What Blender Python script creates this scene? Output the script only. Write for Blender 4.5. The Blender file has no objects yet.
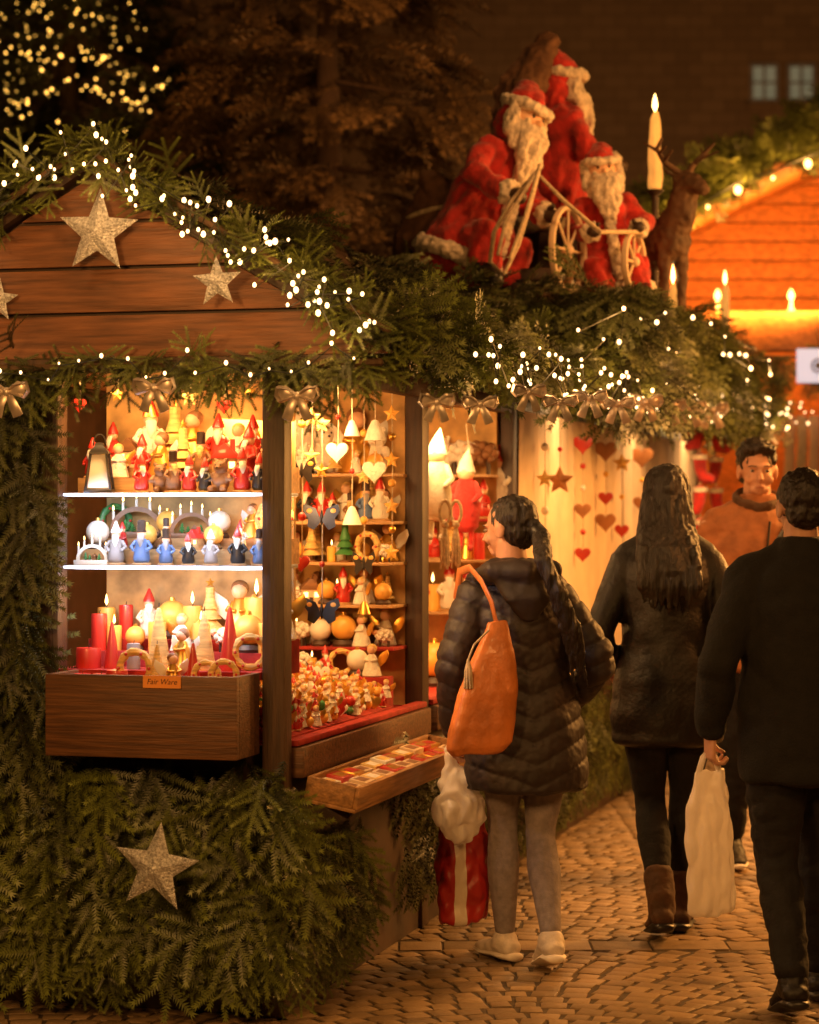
import bpy, bmesh, math, random
import numpy as np
from mathutils import Vector, Matrix
from mathutils import noise as mnoise
rnd = random.Random(11); RG = np.random.default_rng(11)
S = bpy.context.scene; C = S.collection
S.view_settings.view_transform = 'Standard'; S.view_settings.look = 'None'; S.view_settings.exposure = 0
PI = math.pi; rad = math.radians
# ------------------------------------------------------------------ frame of the stall (u = outward of the side, s = along the side)
CX, CY = -.39, 7.54; TH = rad(15); c15, s15 = math.cos(TH), math.sin(TH); CAMZ = 1.59; F = 2400.
def W(u, s, z): return Vector((CX + c15*u + s15*s, CY - s15*u + c15*s, z))
def u_at(px, s):
    a = (px-409.5)/F; return (a*(CY+c15*s)-CX-s15*s)/(c15+s15*a)
def s_at(px, u):
    a = (px-409.5)/F; return (a*(CY-s15*u)-CX-c15*u)/(s15-c15*a)
def z_at(py, u, s): return CAMZ+(512-py)/F*(CY-s15*u+c15*s)
def XG(px, Y): return (px-409.5)/F*Y
def ZG(py, Y): return CAMZ+(512-py)/F*Y

# ------------------------------------------------------------------ materials
def mat(name, col, rough=.6, metal=0, var=.25, ns=6, bump=0, bs=60, stretch=(1,1,1), emit=0, ecol=None, island=0, trans=0, coat=0, sheen=0, sample=True, transl=0, attr=None):
    m = bpy.data.materials.new(name); m.use_nodes = True
    nt = m.node_tree; N = nt.nodes; Lk = nt.links; b = N['Principled BSDF']
    b.inputs['Roughness'].default_value = rough; b.inputs['Metallic'].default_value = metal
    if coat: b.inputs['Coat Weight'].default_value = coat
    if sheen: b.inputs['Sheen Weight'].default_value = sheen
    if trans: b.inputs['Transmission Weight'].default_value = trans
    mx = N.new('ShaderNodeMix'); mx.data_type = 'RGBA'
    mx.inputs[6].default_value = (*[c*(1-var) for c in col], 1); mx.inputs[7].default_value = (*[min(1, c*(1+var)) for c in col], 1)
    tc = N.new('ShaderNodeTexCoord'); mp = N.new('ShaderNodeMapping'); mp.inputs['Scale'].default_value = stretch
    Lk.new(tc.outputs['Object'], mp.inputs['Vector'])
    if attr:
        at_ = N.new('ShaderNodeAttribute'); at_.attribute_name = attr; Lk.new(at_.outputs['Fac'], mx.inputs[0])
    else:
        nz = N.new('ShaderNodeTexNoise'); nz.inputs['Scale'].default_value = ns; nz.inputs['Detail'].default_value = 4
        Lk.new(mp.outputs[0], nz.inputs['Vector'])
        mr = N.new('ShaderNodeMapRange'); mr.inputs[1].default_value = .3; mr.inputs[2].default_value = .7
        Lk.new(nz.outputs[0], mr.inputs[0])
        if island:
            ge = N.new('ShaderNodeNewGeometry'); ma = N.new('ShaderNodeMix'); ma.inputs[0].default_value = island
            Lk.new(mr.outputs[0], ma.inputs[2]); Lk.new(ge.outputs['Random Per Island'], ma.inputs[3]); Lk.new(ma.outputs[0], mx.inputs[0])
        else: Lk.new(mr.outputs[0], mx.inputs[0])
    Lk.new(mx.outputs[2], b.inputs['Base Color'])
    if bump:
        n2 = N.new('ShaderNodeTexNoise'); n2.inputs['Scale'].default_value = bs; n2.inputs['Detail'].default_value = 4
        Lk.new(mp.outputs[0], n2.inputs['Vector'])
        bp = N.new('ShaderNodeBump'); bp.inputs['Strength'].default_value = bump; bp.inputs['Distance'].default_value = .01
        Lk.new(n2.outputs[0], bp.inputs['Height']); Lk.new(bp.outputs[0], b.inputs['Normal'])
    if emit:
        b.inputs['Emission Color'].default_value = (*(ecol or col), 1); b.inputs['Emission Strength'].default_value = emit
        if not sample: m.cycles.emission_sampling = 'NONE'
    if transl:
        out = N['Material Output']; tl = N.new('ShaderNodeBsdfTranslucent'); tl.inputs[0].default_value = (*col, 1)
        ms = N.new('ShaderNodeMixShader'); ms.inputs[0].default_value = transl
        Lk.new(b.outputs[0], ms.inputs[1]); Lk.new(tl.outputs[0], ms.inputs[2]); Lk.new(ms.outputs[0], out.inputs[0])
    return m
class M: pass
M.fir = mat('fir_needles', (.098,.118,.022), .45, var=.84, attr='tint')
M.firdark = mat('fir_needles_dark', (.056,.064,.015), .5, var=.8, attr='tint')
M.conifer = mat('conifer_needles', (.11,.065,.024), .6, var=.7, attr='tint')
M.stem = mat('twig_bark', (.10,.055,.025), .8)
M.bark = mat('bark', (.08,.045,.025), .9, bump=.8, bs=14, stretch=(1,1,.25))
M.wood = mat('stained_wood', (.12,.05,.018), .55, var=.5, ns=9, stretch=(.6,6,9), bump=.3, bs=20)
M.plank = mat('gable_plank', (.17,.068,.028), .5, var=.5, ns=6, stretch=(.7,5,9), bump=.4, bs=18)
M.post = mat('post_wood', (.06,.03,.015), .5, var=.4, ns=8, stretch=(8,8,.7), bump=.25, bs=20)
M.lwood = mat('light_wood', (.45,.25,.10), .5, var=.3, ns=9, stretch=(.6,6,8), bump=.15, bs=20)
M.traywood = mat('tray_wood', (.34,.17,.06), .55, var=.4, ns=9, stretch=(6,.6,8), bump=.25, bs=20)
M.owood = mat('orange_plank', (.50,.20,.055), .6, var=.4, ns=5, stretch=(4,.5,9), bump=.3, bs=16)
M.back = mat('backing_cloth', (.56,.33,.12), .8, var=.45, ns=9)
M.cream = mat('cream_cloth', (.70,.52,.34), .85, var=.14, ns=5, bump=.1, bs=200)
M.redcloth = mat('red_cloth', (.36,.022,.015), .85, var=.3, ns=20, bump=.3, bs=80)
M.red = mat('red_paint', (.50,.025,.015), .4, var=.2, coat=.3)
M.redfelt = mat('red_felt', (.42,.020,.016), .95, var=.45, ns=14, bump=.7, bs=70, sheen=.2)
M.white = mat('white_paint', (.78,.72,.62), .5, var=.08)
M.felt = mat('white_felt', (.75,.68,.56), .9, var=.15, ns=30, bump=.5, bs=120, sheen=.3)
M.fur = mat('white_fur', (.66,.54,.40), .95, var=.35, ns=25, bump=1, bs=70, sheen=.3)
M.gold = mat('gold_paint', (.75,.42,.08), .3, .8, var=.25, ns=14)
M.amber = mat('amber_wax', (.80,.42,.08), .4, var=.15)
M.straw = mat('straw', (.68,.44,.14), .7, var=.35, ns=20, stretch=(1,1,6), bump=.3)
M.tanheart = mat('tan_wood', (.36,.15,.05), .6, var=.25, ns=14)
M.black = mat('black_paint', (.02,.016,.014), .4, var=.3)
M.dark = mat('dark_wood', (.05,.025,.014), .5, var=.4, ns=10)
M.brown = mat('brown_wood', (.22,.10,.04), .5, var=.35, ns=12, stretch=(1,1,4))
M.sackc = mat('sackcloth', (.12,.055,.025), .9, var=.4, ns=16, bump=.5, bs=90)
M.blue = mat('blue_paint', (.10,.16,.32), .4, var=.2)
M.green = mat('green_paint', (.05,.20,.05), .45, var=.25)
M.grey = mat('grey_paint', (.30,.27,.26), .6, var=.2)
M.skinw = mat('painted_skin', (.72,.42,.25), .5, var=.08)
M.skin = mat('skin', (.56,.29,.19), .5, var=.12, ns=20, bump=.05, bs=200)
M.hair = mat('dark_hair', (.016,.009,.006), .36, var=.6, ns=24, stretch=(8,8,.4), bump=.6, bs=40)
M.silver = mat('silver_glitter', (.80,.77,.76), .32, .7, var=.5, ns=120, bump=1, bs=160)
M.ribbon = mat('silver_ribbon', (.55,.47,.41), .35, .5, var=.35, ns=20)
M.bulb = mat('warm_bulb', (1,.72,.40), .3, emit=5, ecol=(1,.62,.28), var=0, sample=False)
M.bulbfar = mat('yellow_bulb', (1,.65,.2), .3, emit=6, ecol=(1,.50,.08), var=0, sample=False)
M.orangebulb = mat('orange_bulb', (1,.6,.2), .3, emit=6, ecol=(1,.55,.16), var=0, sample=False)
M.flame = mat('flame', (1,.7,.25), .3, emit=9, ecol=(1,.60,.18), var=0, sample=False)
M.led = mat('led_strip', (.9,.9,1), .3, emit=1.3, ecol=(.74,.82,1), var=0, sample=False)
M.glow = mat('lit_window', (1,.7,.3), .4, emit=4, ecol=(1,.6,.2), var=0, sample=False)
M.glass = mat('frosted_shelf', (.55,.58,.62), .2, var=.05)
M.iron = mat('black_iron', (.02,.018,.016), .45, .6, var=.3)
M.cable = mat('cable', (.012,.016,.01), .5)
M.mortar = mat('ground_mortar', (.055,.035,.019), .9, var=.5, ns=20, bump=.5, bs=60)
M.sett = mat('granite_sett', (.235,.155,.08), .5, var=.5, ns=5, island=.5, bump=.4, bs=60)
M.slab = mat('kerb_slab', (.27,.185,.10), .55, var=.35, ns=18, island=.5, bump=.3, bs=90)
M.jacket = mat('quilted_nylon', (.026,.017,.017), .58, var=.3, ns=12, bump=.25, bs=45)
M.leather = mat('black_leather', (.009,.006,.006), .52, var=.35, ns=18, bump=.35, bs=60)
M.wool = mat('black_wool', (.006,.005,.005), .9, var=.35, ns=30, bump=.4, bs=150)
M.denim = mat('dark_trousers', (.006,.005,.007), .85, var=.4, ns=25, bump=.3, bs=90)
M.grayleg = mat('grey_leggings', (.25,.215,.225), .85, var=.2, ns=40, bump=.25, bs=180)
M.suede = mat('brown_suede', (.085,.042,.022), .8, var=.35, ns=20, bump=.4, bs=60)
M.sneaker = mat('pale_sneaker', (.66,.58,.50), .6, var=.2, ns=30, bump=.2, bs=120)
M.rubber = mat('white_sole', (.80,.72,.62), .6, var=.1)
M.tan = mat('tan_leather', (.58,.18,.04), .45, var=.25, ns=10, bump=.25, bs=60, coat=.1)
M.plastic = mat('white_plastic', (.90,.85,.80), .28, var=.08, ns=12, bump=.6, bs=30, transl=.5)
M.brownjk = mat('brown_jacket', (.34,.125,.045), .8, var=.3, ns=14, bump=.4, bs=50)
M.rope = mat('pale_rope', (.55,.42,.27), .85, var=.3, ns=60, bump=.5, bs=150)
M.paper = mat('orange_card', (.80,.30,.06), .7, var=.1)
M.deer = mat('reindeer_brown', (.085,.040,.016), .75, var=.4, ns=9, bump=.4, bs=40)
M.scarf = mat('pale_scarf', (.60,.50,.32), .9, var=.25, ns=20, stretch=(6,6,1))
M.eye = mat('eye_white', (.45,.36,.30), .3, var=.05)
M.lip = mat('lips', (.40,.15,.10), .5)
M.glowwax = mat('lit_wax', (.85,.55,.2), .5, emit=.45, ecol=(1,.46,.09), var=.2, ns=8)
# red carrier bag with a printed white band
M.redbag = mat('red_bag_print', (.40,.02,.014), .4, var=.25, ns=5, bump=.2, bs=20)
nt = M.redbag.node_tree; bs_ = nt.nodes['Principled BSDF']; src = bs_.inputs['Base Color'].links[0].from_socket
tc = nt.nodes.new('ShaderNodeTexCoord'); sx = nt.nodes.new('ShaderNodeSeparateXYZ'); nt.links.new(tc.outputs['Object'], sx.inputs[0])
rp_ = nt.nodes.new('ShaderNodeValToRGB'); rp_.color_ramp.interpolation = 'CONSTANT'; e = rp_.color_ramp.elements; e[0].color = (0,0,0,1); e[1].position = .42; e[1].color = (1,1,1,1); x_ = e.new(.60); x_.color = (0,0,0,1)
mm = nt.nodes.new('ShaderNodeMapRange'); mm.inputs[1].default_value = -.15; mm.inputs[2].default_value = .10; nt.links.new(sx.outputs[0], mm.inputs[0]); nt.links.new(mm.outputs[0], rp_.inputs[0])
mx = nt.nodes.new('ShaderNodeMix'); mx.data_type = 'RGBA'; mx.inputs[7].default_value = (.72,.62,.50,1); nt.links.new(rp_.outputs[0], mx.inputs[0]); nt.links.new(src, mx.inputs[6]); nt.links.new(mx.outputs[2], bs_.inputs['Base Color'])

# ------------------------------------------------------------------ mesh builder
class MB:
    def __init__(s): s.v = []; s.f = []
    def add(self, vs, fs, Mx=None):
        o = len(self.v)
        self.v += [tuple(Mx @ Vector(p)) if Mx is not None else tuple(p) for p in vs]
        self.f += [tuple(i+o for i in f) for f in fs]; return self
    def box(s, x0, x1, y0, y1, z0, z1, Mx=None):
        vs = [(x,y,z) for z in (z0,z1) for y in (y0,y1) for x in (x0,x1)]
        return s.add(vs, [(0,2,3,1),(4,5,7,6),(0,1,5,4),(2,6,7,3),(0,4,6,2),(1,3,7,5)], Mx)
    def lathe(s, prof, n=14, Mx=None, cx=0, cy=0):
        vs = []; fs = []
        for r, z in prof:
            r = max(r, 1e-4)
            for i in range(n):
                a = 2*PI*i/n; vs.append((cx+r*math.cos(a), cy+r*math.sin(a), z))
        for k in range(len(prof)-1):
            for i in range(n):
                j = (i+1) % n; fs.append((k*n+i, k*n+j, (k+1)*n+j, (k+1)*n+i))
        fs.append(tuple(range(n))[::-1]); fs.append(tuple((len(prof)-1)*n+i for i in range(n)))
        return s.add(vs, fs, Mx)
    def ball(s, c, r, n=14, Mx=None):
        if not hasattr(r, '__len__'): r = (r,r,r)
        m = max(6, n//2+1); vs = []; fs = []
        for k in range(m+1):
            t = PI*k/m; sr = max(math.sin(t), 1e-3)
            for i in range(n):
                a = 2*PI*i/n; vs.append((c[0]+r[0]*sr*math.cos(a), c[1]+r[1]*sr*math.sin(a), c[2]-r[2]*math.cos(t)))
        for k in range(m):
            for i in range(n):
                j = (i+1) % n; fs.append((k*n+i, k*n+j, (k+1)*n+j, (k+1)*n+i))
        fs.append(tuple(range(n))[::-1]); fs.append(tuple(m*n+i for i in range(n)))
        return s.add(vs, fs, Mx)
    def sweep(s, pts, rs, n=10, ref=(0,1,0), Mx=None, cap=.6):
        P = [Vector(p) for p in pts]; rr = [(r if hasattr(r,'__len__') else (r,r)) for r in rs]
        rings = []; ref0 = Vector(ref); last = None
        for i, p in enumerate(P):
            t = (P[min(i+1,len(P)-1)]-P[max(i-1,0)]).normalized()
            r0 = last if last is not None else ref0
            b = r0 - t*r0.dot(t)
            if b.length < 1e-3: b = Vector((1,0,0)) - t*t.x
            if b.length < 1e-3: b = Vector((0,0,1)) - t*t.z
            b.normalize(); a = b.cross(t)
            last = b
            if i == 0 and cap:
                q = min(rr[0])*cap; rings += [(p-t*q, a, b, rr[0][0]*.35, rr[0][1]*.35), (p-t*q*.6, a, b, rr[0][0]*.78, rr[0][1]*.78)]
            rings.append((p, a, b, *rr[i]))
            if i == len(P)-1 and cap:
                q = min(rr[-1])*cap; rings += [(p+t*q*.6, a, b, rr[-1][0]*.78, rr[-1][1]*.78), (p+t*q, a, b, rr[-1][0]*.35, rr[-1][1]*.35)]
        vs = []; fs = []
        for p, a, b, ra, rb in rings:
            for i in range(n):
                th = 2*PI*i/n; vs.append(tuple(p + a*ra*math.cos(th) + b*rb*math.sin(th)))
        for k in range(len(rings)-1):
            for i in range(n):
                j = (i+1) % n; fs.append((k*n+i, k*n+j, (k+1)*n+j, (k+1)*n+i))
        fs.append(tuple(range(n))[::-1]); fs.append(tuple((len(rings)-1)*n+i for i in range(n)))
        return s.add(vs, fs, Mx)
    def prism(s, poly, y0, y1, Mx=None):            # polygon in x,z pushed along y
        n = len(poly); vs = [(x,y0,z) for x,z in poly]+[(x,y1,z) for x,z in poly]
        fs = [tuple(range(n)), tuple(range(2*n-1,n-1,-1))]+[(i,(i+1)%n,n+(i+1)%n,n+i) for i in range(n)]
        return s.add(vs, fs, Mx)
    def mesh(s, name='m', bevel=0, smooth=True):
        me = bpy.data.meshes.new(name); me.from_pydata(s.v, [], s.f)
        bm = bmesh.new(); bm.from_mesh(me); bmesh.ops.recalc_face_normals(bm, faces=bm.faces[:])
        if bevel:
            ed = [e for e in bm.edges if len(e.link_faces) == 2 and e.calc_face_angle(0) > .5]
            bmesh.ops.bevel(bm, geom=ed, offset=bevel, segments=2, affect='EDGES', profile=.5, clamp_overlap=True)
        bm.to_mesh(me); bm.free()
        if smooth:
            me.shade_smooth(); me.set_sharp_from_angle(angle=rad(42))
        return me
    def build(s, name, m, parent=None, bevel=0, smooth=True):
        return link(name, s.mesh(name, bevel, smooth), m, parent)
def link(name, me, m, parent=None):
    o = bpy.data.objects.new(name, me); C.objects.link(o)
    if m is not None and not me.materials: me.materials.append(m)
    if parent is not None: o.parent = parent
    return o
def tag(o, label=None, cat=None, group=None, kind=None):
    if label:
        o['label'] = label
        n = len(label.split())
        if n > 16 or n < 4: print('LABEL LENGTH', n, label)
    if cat: o['category'] = cat
    if group: o['group'] = group
    if kind: o['kind'] = kind
    return o
def thing(name, label, cat, loc=(0,0,0), rotz=0, group=None, sc=1):
    o = bpy.data.objects.new(name, None); C.objects.link(o); o.empty_display_size = .1
    o.location = loc; o.rotation_euler = (0,0,rotz); o.scale = (sc,sc,sc)
    return tag(o, label, cat, group)
def at(o, loc, rotz=0): o.location = loc; o.rotation_euler = (0,0,rotz); return o
def dup(root, loc, rotz, label=None, group=None, sc=1, rot=None):
    r = root.copy(); C.objects.link(r); r.location = loc; r.rotation_euler = rot or (0,0,rotz); r.scale = (sc,sc,sc)
    if label: tag(r, label)
    if group: r['group'] = group
    for ch in list(root.children):
        c = ch.copy(); C.objects.link(c); c.parent = r
        for g in ch.children:
            d = g.copy(); C.objects.link(d); d.parent = c
    return r
def remeshed(mb, voxel=.01, it=3, fac=.5):
    me = mb.mesh('tmp', smooth=False); o = bpy.data.objects.new('tmp', me); C.objects.link(o)
    a = o.modifiers.new('r','REMESH'); a.mode = 'VOXEL'; a.voxel_size = voxel
    if it:
        b = o.modifiers.new('s','SMOOTH'); b.iterations = it; b.factor = fac
    dg = bpy.context.evaluated_depsgraph_get(); dg.update()
    me2 = bpy.data.meshes.new_from_object(o.evaluated_get(dg))
    bpy.data.objects.remove(o); bpy.data.meshes.remove(me)
    me2.shade_smooth(); return me2
def displace(me, fn):
    n = len(me.vertices); co = np.empty(n*3, np.float32); no = np.empty(n*3, np.float32)
    me.vertices.foreach_get('co', co); me.vertices.foreach_get('normal', no)
    co = co.reshape(-1,3); no = no.reshape(-1,3)
    co = co + no*fn(co, no)[:,None]
    me.vertices.foreach_set('co', co.astype(np.float32).ravel()); me.update(); return me
def nse(co, f, seed, st=(1,1,1)):
    q = co*np.array(st)*f+seed*7.31
    return np.array([mnoise.noise(Vector(p)) for p in q.tolist()])
def folds(co, f, seed, st=(1,1,1)): return .45-np.abs(nse(co,f,seed,st))*1.8
def cloth(f, a, seed, st=(1,1,1)):
    return lambda co, no: a*(-folds(co+.03*nse(co,5,seed+3)[:,None],f,seed,st))+a*.45*nse(co,f*2.6,seed+1,st)+a*.6*nse(co,f*.5,seed+2)

# ------------------------------------------------------------------ fir sprays
def spray(seed, L=.3, nside=8, step=.012, nl=.027, nw=.0036, droop=.25, third=False):
    g = np.random.default_rng(seed); T = []; I = []; X = []
    sh = [(np.zeros(3), np.array([1.,0,0]), L)]
    for i in range(nside):
        t = .12+.74*i/nside; sd = 1 if i % 2 else -1; an = rad(g.uniform(36,56)); ln = L*.58*(1-.6*t)*g.uniform(.8,1.2)
        sh.append((np.array([L*t,0,0]), np.array([math.cos(an), sd*math.sin(an), g.uniform(-.15,.25)]), ln))
        if third and ln > L*.28:
            a2 = an+rad(g.uniform(-40,-25)); sh.append((np.array([L*t,0,0])+np.array([math.cos(an),sd*math.sin(an),0])*ln*.45, np.array([math.cos(a2), sd*math.sin(a2), g.uniform(-.1,.2)]), ln*.5))
    up = np.array([0,0,1.])
    for p0, d, ln in sh:
        d = d/np.linalg.norm(d); pr = np.cross(up, d); pr /= np.linalg.norm(pr); n = max(3, int(ln/step))
        T.append([p0-pr*.0026, p0+pr*.0026, p0+d*ln]); I.append(1); X.append(.5)
        for j in range(n):
            t = (j+.5)/n
            for sg in (-1,1,0) if j % 2 else (-1,1):
                p = p0+d*ln*t
                nd = d*g.uniform(.35,.65)+pr*sg*g.uniform(.8,1)+up*(g.uniform(.0,.2) if sg else g.uniform(.4,.7))
                nd /= np.linalg.norm(nd); l = nl*g.uniform(.8,1.1)*(1-.35*t)
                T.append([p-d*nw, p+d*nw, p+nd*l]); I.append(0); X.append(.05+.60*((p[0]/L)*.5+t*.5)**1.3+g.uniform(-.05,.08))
        for sg in (-.5,0,.5): T.append([p0+d*ln-pr*nw, p0+d*ln+pr*nw, p0+d*(ln+nl*.8)+pr*sg*nl]); I.append(0); X.append(.80)
    T = np.array(T); T[:,:,2] -= droop*T[:,:,0]**2/L
    return T, np.array(I), np.array(X)
FINE = [spray(i, .31, 6, .0092, .0265, .0043, .22) for i in range(6)]
MID = [spray(10+i, .34, 7, .015, .034, .0062, .3, True) for i in range(4)]
BIG = [spray(20+i, .42, 7, .026, .055, .0085, .35, True) for i in range(3)]
def fir_mesh(name, items, temps, mats, parent=None):
    """items: (origin, direction, normal, scale)"""
    Vs = []; Is = []; Xs = []
    n = len(items); tid = RG.integers(0, len(temps), n)
    for k, (T, I, X) in enumerate(temps):
        idx = np.where(tid == k)[0]
        if not len(idx): continue
        P = np.array([items[i][0] for i in idx], float); D = np.array([items[i][1] for i in idx], float); Nn = np.array([items[i][2] for i in idx], float); sc = np.array([items[i][3] for i in idx], float)
        D /= np.linalg.norm(D, axis=1)[:,None]; Nn = Nn-D*(Nn*D).sum(1)[:,None]; Nn /= np.linalg.norm(Nn, axis=1)[:,None]+1e-9
        B = np.cross(Nn, D); Bs = np.stack([D,B,Nn], 2)*sc[:,None,None]
        V = np.einsum('kij,tvj->ktvi', Bs, T)+P[:,None,None,:]
        Vs.append(V.reshape(-1,3)); Is.append(np.tile(I, len(idx)))
        Xs.append(np.clip(X[None,:]+RG.uniform(-.25,.35,len(idx))[:,None],0,1).ravel())
    V = np.concatenate(Vs).astype(np.float32); I = np.concatenate(Is).astype(np.int32); X = np.concatenate(Xs).astype(np.float32); nv = len(V)
    me = bpy.data.meshes.new(name); me.vertices.add(nv); me.vertices.foreach_set('co', V.ravel())
    me.loops.add(nv); me.loops.foreach_set('vertex_index', np.arange(nv, dtype=np.int32))
    me.polygons.add(nv//3); me.polygons.foreach_set('loop_start', np.arange(0, nv, 3, dtype=np.int32))
    me.update(calc_edges=True)
    for m in mats: me.materials.append(m)
    me.polygons.foreach_set('material_index', I)
    at_ = me.attributes.new('tint', 'FLOAT', 'FACE'); at_.data.foreach_set('value', X); me.update()
    return link(name, me, None, parent)
def rv(a=1): return RG.normal(size=3)*a
NROT = -TH

# ================================================================== SETTING
g = MB(); g.add([(-220,-60,-.008),(220,-60,-.008),(220,300,-.008),(-220,300,-.008)], [(0,1,2,3)])
tag(g.build('ground', M.mortar), kind='structure')
def setts():
    tpl = []
    for ins, z in ((0,-.03),(.003,-.003),(.008,.0)):
        tpl.append([(-.5,-.5,ins,z),(.5,-.5,ins,z),(.5,.5,ins,z),(-.5,.5,ins,z)])
    V = []; Fc = []
    lane = 1.5; n = 0
    for li in range(-3, 5):
        for row_ in range(0, 175):
            x0 = 0.
            while x0 < lane-.03:
                w0 = rnd.uniform(.075,.11)
                if x0+w0 > lane-.04: w0 = lane-x0
                u = (x0+w0/2)/lane-.5; x = li*lane+u*lane+.35; y = 5.2+row_*.087+.30*math.cos(PI*u)+rnd.uniform(-.005,.005); x0 += w0
                if abs(y-8.82) < .11 or not (5.4 < y < 19.5) or x < -2.6 or x > 5: continue
                sl = math.atan(-.30*PI*math.sin(PI*u)/lane)+rnd.uniform(-.07,.07)
                w = w0/math.cos(sl*.8)-.006-rnd.uniform(0,.005); h = .083-rnd.uniform(0,.008); dz = rnd.uniform(-.003,.001)
                tx, ty = rnd.uniform(-.018,.018), rnd.uniform(-.018,.018)
                cs, sn = math.cos(sl), math.sin(sl); o = n*12; jit = [(rnd.uniform(-.005,.005),rnd.uniform(-.005,.005)) for _ in range(4)]
                for ring in tpl:
                    for q, (a, b, ins, z) in enumerate(ring):
                        X = a*(w-2*ins)+jit[q][0]; Yy = b*(h-2*ins)+jit[q][1]; V.append((x+X*cs-Yy*sn, y+X*sn+Yy*cs, z+dz+(tx*X+ty*Yy if z > -.02 else 0)))
                for r in (0,4):
                    for q in range(4): Fc.append((o+r+q, o+r+(q+1)%4, o+r+4+(q+1)%4, o+r+4+q))
                Fc.append((o+8,o+9,o+10,o+11)); n += 1
    me = bpy.data.meshes.new('cobblestone_paving'); me.from_pydata(V, [], Fc); me.shade_smooth(); me.set_sharp_from_angle(angle=rad(50))
    tag(link('cobblestone_paving', me, M.sett), kind='structure')
setts()
b = MB(); x = -2.6
while x < 5:
    w = rnd.uniform(.16,.34); b.box(x, x+w-.008, 8.73+rnd.uniform(-.008,.008), 8.91+rnd.uniform(-.008,.008), -.05, .0+rnd.uniform(-.003,.002)); x += w
tag(b.build('paving_slab_strip', M.slab, bevel=.005), kind='structure')

# town building far behind
bw = bpy.data.materials.new('stone_wall'); bw.use_nodes = True
nt = bw.node_tree; br = nt.nodes.new('ShaderNodeTexBrick'); tc = nt.nodes.new('ShaderNodeTexCoord'); mp = nt.nodes.new('ShaderNodeMapping')
mp.inputs['Rotation'].default_value = (rad(90),0,0); nt.links.new(tc.outputs['Object'], mp.inputs[0]); nt.links.new(mp.outputs[0], br.inputs[0])
br.inputs['Scale'].default_value = 1.1; br.inputs['Color1'].default_value = (.30,.18,.09,1); br.inputs['Color2'].default_value = (.23,.135,.065,1); br.inputs['Mortar'].default_value = (.17,.10,.05,1); br.inputs['Mortar Size'].default_value = .012
nt.links.new(br.outputs[0], nt.nodes['Principled BSDF'].inputs['Base Color']); nt.nodes['Principled BSDF'].inputs['Roughness'].default_value = .9
BY = 45
bl = thing('stone_building', 'dark stone town building with small paired windows behind the market', 'building', (0,BY,0))
MB().box(-26,26,0,8,0,17).build('wall', bw, bl)
rb = MB(); rb.prism([(-26.6,17),(26.6,17),(24,22),(-24,22)], -.6, 8.6); rb.build('roof', M.dark, bl)
M.pane = mat('dim_pane', (.25,.24,.18), .2, emit=.13, ecol=(.8,.75,.45), var=.3, ns=3)
for wx, wy in [(764,83),(801,83),(640,-60),(600,-60),(450,-60),(412,-60),(764,-60),(801,-60)]:
    x = XG(wx, BY); z = ZG(wy, BY)
    fr = MB()
    for a,b_,c_,d_ in ((-.27,-.21,-.36,.36),(.21,.27,-.36,.36),(-.21,.21,.30,.36),(-.21,.21,-.36,-.30),(-.025,.025,-.30,.30),(-.21,-.025,-.02,.02),(.025,.21,-.02,.02)):
        fr.box(x+a, x+b_, -.06, .03, z+c_, z+d_)
    w_ = fr.build('window', M.grey, bl)
    pm = MB().box(x-.21, x+.21, -.02, .02, z-.30, z+.30)
    pm.build('pane', M.pane if wy > 0 else M.black, w_)
    MB().box(x-.36, x+.36, -.12, .01, z-.46, z-.38).build('sill', bw, bl)

# conifers
def conifer(loc, h, r0, label, n, z0, seed, mats, temps, scl):
    g2 = np.random.default_rng(seed)
    t = thing('conifer_tree', label, 'tree', loc)
    tr = MB(); tr.sweep([(0,0,0),(.02,0,h*.35),(-.02,.02,h*.7),(0,0,h)], [.16,.12,.07,.02], 10)
    its = []
    while len(its) < n:
        z = z0+(h-z0)*(g2.random()**1.25); rr = r0*(1-(z-z0)/(h-z0))**.85+.08; a = g2.uniform(0,2*PI)
        zz = round(z/.42)*.42+g2.normal()*.06
        if g2.random() < .15: zz = z
        a = round(a/(2*PI/9)+zz*.7)*(2*PI/9)-zz*.3+g2.normal()*.16
        q = g2.random()**.6*rr; d = np.array([math.cos(a), math.sin(a), 0])
        its.append((d*q+np.array([0,0,zz-.22*q+.1*q*q]), d+np.array([0,0,g2.uniform(-.45,.35)])+g2.normal(size=3)*.28, np.array([0,0,1.])+g2.normal(size=3)*.25, scl*g2.uniform(.7,1.3)))
        if g2.random() < .06: tr.sweep([(0,0,zz+.05),tuple(d*rr*.5+np.array([0,0,zz-.05])),tuple(d*rr*.9+np.array([0,0,zz-.16*rr]))],[.022,.014,.005],6)
    tr.build('trunk', M.bark, t)
    fir_mesh('crown', its, temps, mats, t)
    return t
conifer((XG(330,15.6),15.6,0), 6.6, 1.5, 'tall brown-lit conifer rising behind the stall roof', 640, 1.6, 5, [M.conifer,M.stem], BIG, 1.0)
lt = conifer((XG(70,21),21,0), 7.6, 1.9, 'dark conifer hung with yellow fairy lights at upper left', 600, 1.2, 6, [M.firdark,M.stem], BIG, 1.3)
conifer((XG(215,23),23,0), 6.2, 1.8, 'unlit dark conifer between the lit tree and the tall brown conifer', 450, 1.0, 8, [M.firdark,M.stem], BIG, 1.3)
bulb_me = MB().ball((0,0,0), 1, 8).mesh('bulb')
bulb_me.materials.append(M.bulb)
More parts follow.
